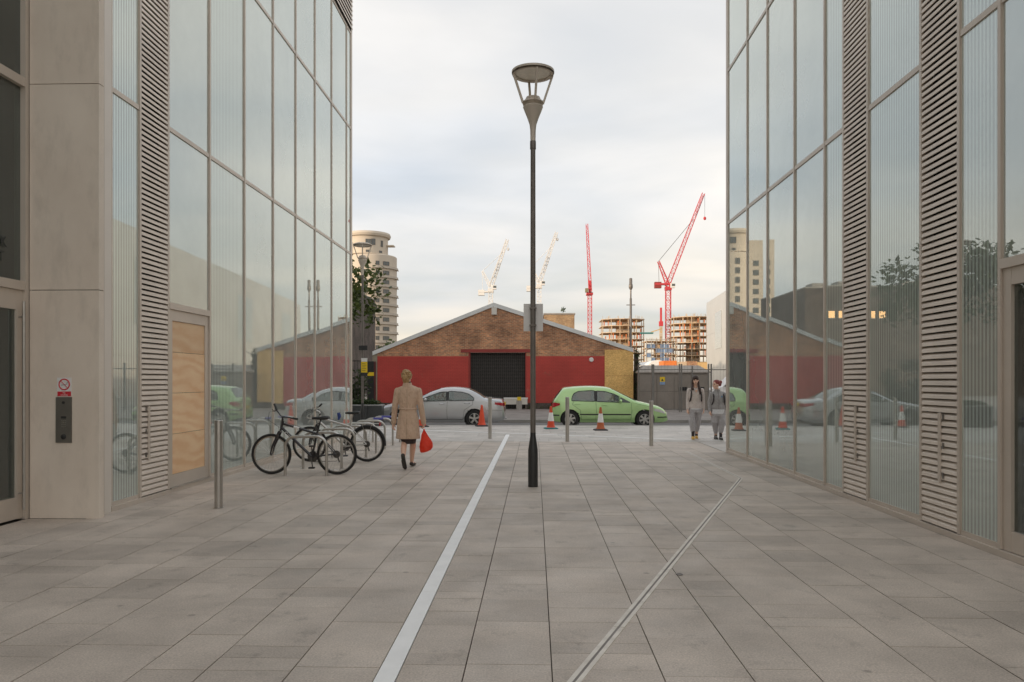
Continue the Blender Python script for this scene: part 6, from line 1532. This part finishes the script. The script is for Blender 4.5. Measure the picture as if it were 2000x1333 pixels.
remesh('body', b, M['skin'], w1, 0.007, 3); face(w1, hc, fd)
m = MB(); torso(m, [(0.80, 0, 0, 0.172, 0.125), (0.90, 0, 0, 0.168, 0.122), (1.0, 0, 0, 0.150, 0.108), (1.12, 0, -0.01, 0.160, 0.12), (1.2, 0, -0.012, 0.168, 0.125), (1.28, 0, 0, 0.165, 0.10), (1.33, 0, 0.01, 0.11, 0.075), (1.36, 0, 0.02, 0.066, 0.055)])
limb(m, AL, [0.056, 0.045, 0.036]); limb(m, AR, [0.056, 0.045, 0.036]); limb(m, [(-0.15, 0, 1.285), (-0.05, 0.005, 1.325)], [0.05, 0.045]); limb(m, [(0.16, 0, 1.285), (0.05, 0.005, 1.325)], [0.05, 0.045])
tp_ = remesh('top', m, M['cream'], w1, 0.010, 4)
m = MB(); torso(m, [(0.765, 0, 0, 0.170, 0.125), (0.83, 0, 0, 0.169, 0.124)]); remesh('undershirt', m, M['white_cloth'], w1, 0.010, 2)
MB().prism([V(-0.035,-0.128,1.30), V(0.035,-0.128,1.30), V(0.0,-0.136,1.22)], lambda p: p + V(0,0.03,0), lambda p: p).build('neck_opening', M['skin'], tp_)
trousers(w1, [[(-0.088, 0, 0.80), (-0.105, -0.08, 0.50), (-0.092, -0.11, 0.24)], [(0.088, 0, 0.80), (0.075, 0.02, 0.50), (0.058, 0.09, 0.24)]], [(0.70, 0, 0, 0.172, 0.125), (0.79, 0, 0, 0.172, 0.125), (0.83, 0, 0, 0.163, 0.118)], [[0.098, 0.082, 0.060], [0.098, 0.082, 0.060]])
for A, tp in ((L1, -0.28), (L2, -0.05)):
    x, y, z = A[2]; limb_ = MB(); limb(limb_, [(x, y, 0.26), (x, y, 0.08)], [0.046, 0.04]); remesh('sock', limb_, M['sock'], w1, 0.010, 2)
    s_h = MB(); limb(s_h, [(x, y + 0.035, 0.05), (x - 0.01, y - 0.05, 0.048), (x - 0.02, y - 0.15, 0.038)], [0.042, 0.045, 0.036]); so_ = remesh('shoe', s_h, M['mustard'], w1, 0.008, 2)
    MB().cbox((x - 0.008, y - 0.06, 0.011), 0.085, 0.25, 0.018).build('sole', M['offwhite'], so_)
h = MB(); h.ell(hc + V(0.0, 0.004, 0.052), 0.086, 0.098, 0.086); h.ell(hc + V(0, 0.05, -0.05), 0.075, 0.06, 0.10)
for sx in (-1, 1):
    limb(h, [hc + V(0.075*sx, 0.0, 0.0), hc + V(0.080*sx, -0.005, -0.12), hc + V(0.095*sx, -0.075, -0.22), hc + V(0.080*sx + 0.01, -0.118, -0.30 - 0.06*sx)], [0.022, 0.028, 0.038, 0.014])
remesh('hair', h, M['brown_hair'], w1, 0.007, 2)
bk = thing('backpack', p1 + V(0, 0.16, 0.95), 'dark backpack worn by the person in the oatmeal top', 'backpack')
m = MB(); m.ell((0, 0.03, 0.17), 0.13, 0.075, 0.22); remesh('pack', m, M['sock'], bk, 0.012, 2)
for sx in (-1, 1): MB().tube([V(0.115*sx, -0.14, 0.38), V(0.125*sx, -0.285, 0.28), V(0.135*sx, -0.29, 0.16), V(0.15*sx, -0.22, 0.06), V(0.15*sx, -0.06, 0.02)], 0.019, 8).build('strap', M['sock'], bk, True)
# ---- friend with red bun and grey zip jacket
p2 = gnd(1402, 860.5); p2.z = 0
w2 = thing('person', p2, 'person with a red hair bun and grey zipped jacket looking sideways', 'person')
hc = V(-0.05, -0.02, 1.435); fd = (-1, -0.45, 0)
b = MB(); head(b, hc, fd, 0.98); limb(b, [(-0.01, 0.01, 1.24), (-0.03, 0.0, 1.36)], [0.048, 0.048])
torso(b, [(0.76, 0, 0, 0.14, 0.1), (1.0, 0, 0, 0.12, 0.09), (1.1, 0, 0, 0.12, 0.08), (1.2, 0, 0.01, 0.08, 0.05), (1.27, 0, 0.01, 0.05, 0.045)])
AL = [(-0.158, 0, 1.19), (-0.215, 0.02, 0.97), (-0.215, -0.04, 0.77)]; AR = [(0.158, 0, 1.19), (0.225, 0.03, 0.97), (0.235, -0.03, 0.77)]
for A in (AL, AR): limb(b, A, [0.042, 0.036, 0.025])
hand(b, AL[2], (0.0, -0.1, -1), (0.9, 0.3, 0), (0.2, -1, 0), 0.6); hand(b, AR[2], (0.05, -0.1, -1), (-0.9, 0.3, 0), (-0.2, -1, 0), 0.5)
L1 = [(-0.08, 0, 0.78), (-0.06, -0.02, 0.44), (-0.02, 0.14, 0.12)]; L2 = [(0.08, 0, 0.78), (0.085, -0.09, 0.44), (0.055, -0.08, 0.12)]
for A in (L1, L2): limb(b, A, [0.08, 0.05, 0.035])
remesh('body', b, M['skin2'], w2, 0.007, 3); face(w2, hc, fd, 0.98)
m = MB(); torso(m, [(0.80, 0, 0, 0.155, 0.122), (0.84, 0, 0, 0.168, 0.132), (0.95, 0, 0, 0.166, 0.128), (1.08, 0, -0.005, 0.165, 0.125), (1.17, 0, 0, 0.165, 0.11), (1.23, 0, 0, 0.115, 0.08), (1.27, -0.015, 0, 0.078, 0.068), (1.315, -0.022, -0.005, 0.07, 0.066)])
limb(m, AL, [0.06, 0.053, 0.04]); limb(m, AR, [0.06, 0.053, 0.04]); limb(m, [(-0.15, 0, 1.195), (-0.05, 0.0, 1.235)], [0.052, 0.048]); limb(m, [(0.15, 0, 1.195), (0.05, 0.0, 1.235)], [0.052, 0.048])
jk = remesh('jacket', m, M['grey_jacket'], w2, 0.010, 4)
MB().tube([(-0.02, -0.075, 1.31), (-0.01, -0.088, 1.23), (0, -0.122, 1.12), (0, -0.130, 0.95), (0, -0.126, 0.81)], 0.005, 6).build('zip', M['pole_grey'], jk)
MB().prism([V(0.05,-0.128,1.12), V(0.10,-0.118,1.11), V(0.075,-0.122,1.155)], lambda p: p + V(0,0.01,0), lambda p: p).build('chest_badge', pm('badge_blue', (0.08, 0.30, 0.55), 0.5), jk)
m = MB(); torso(m, [(0.68, 0, 0, 0.178, 0.138), (0.80, 0, 0, 0.165, 0.128)]); remesh('shirt_tail', m, M['white_cloth'], w2, 0.010, 2)
trousers(w2, [[(-0.082, 0, 0.76), (-0.085, -0.03, 0.48), (-0.03, 0.10, 0.22)], [(0.082, 0, 0.76), (0.095, -0.08, 0.48), (0.058, -0.075, 0.24)]], [(0.62, 0, 0, 0.168, 0.128), (0.74, 0, 0, 0.168, 0.128), (0.79, 0, 0, 0.155, 0.12)], [[0.10, 0.088, 0.062], [0.10, 0.092, 0.066]])
for A in (L1, L2):
    x, y, z = A[2]; limb_ = MB(); limb(limb_, [(x, y, 0.25), (x, y, 0.08)], [0.044, 0.04]); remesh('sock', limb_, M['sock'], w2, 0.010, 2)
    s_h = MB(); limb(s_h, [(x, y + 0.035, 0.05), (x, y - 0.05, 0.048), (x - 0.005, y - 0.14, 0.04)], [0.044, 0.046, 0.038]); so_ = remesh('shoe', s_h, M['shoe_dark'], w2, 0.008, 2)
    MB().cbox((x, y - 0.05, 0.012), 0.09, 0.25, 0.022).build('sole', M['white'], so_); MB().bar((x - 0.03, y - 0.09, 0.088), (x + 0.03, y - 0.09, 0.088), 0.018, 0.012).build('laces', M['white'], so_)
h = MB(); h.ell(hc + V(0.018, 0.012, 0.045), 0.096, 0.09, 0.088); h.ell(hc + V(0.115, 0.03, 0.06), 0.052, 0.05, 0.05); h.ell(hc + V(0.10, 0.02, 0.005), 0.045, 0.05, 0.05)
remesh('hair', h, M['red_hair'], w2, 0.007, 2)
bk = thing('backpack', p2 + V(0.06, 0.18, 0.86), 'blue backpack worn over the grey zipped jacket', 'backpack')
m = MB(); m.ell((0.05, 0.03, 0.17), 0.16, 0.085, 0.22); remesh('pack', m, M['blue'], bk, 0.012, 2)
for sx in (-1, 1): MB().tube([V(-0.06 + 0.115*sx, -0.14, 0.385), V(-0.06 + 0.13*sx, -0.30, 0.28), V(-0.06 + 0.14*sx, -0.305, 0.16), V(-0.06 + 0.155*sx, -0.22, 0.06), V(-0.05 + 0.15*sx, -0.06, 0.02)], 0.02, 8).build('strap', M['sock'], bk, True)
# bake the remeshed figures
dg = bpy.context.evaluated_depsgraph_get(); dg.update()
for o in REM:
    me = bpy.data.meshes.new_from_object(o.evaluated_get(dg)); o.modifiers.clear(); o.data = me
    me.polygons.foreach_set('use_smooth', [True]*len(me.polygons))
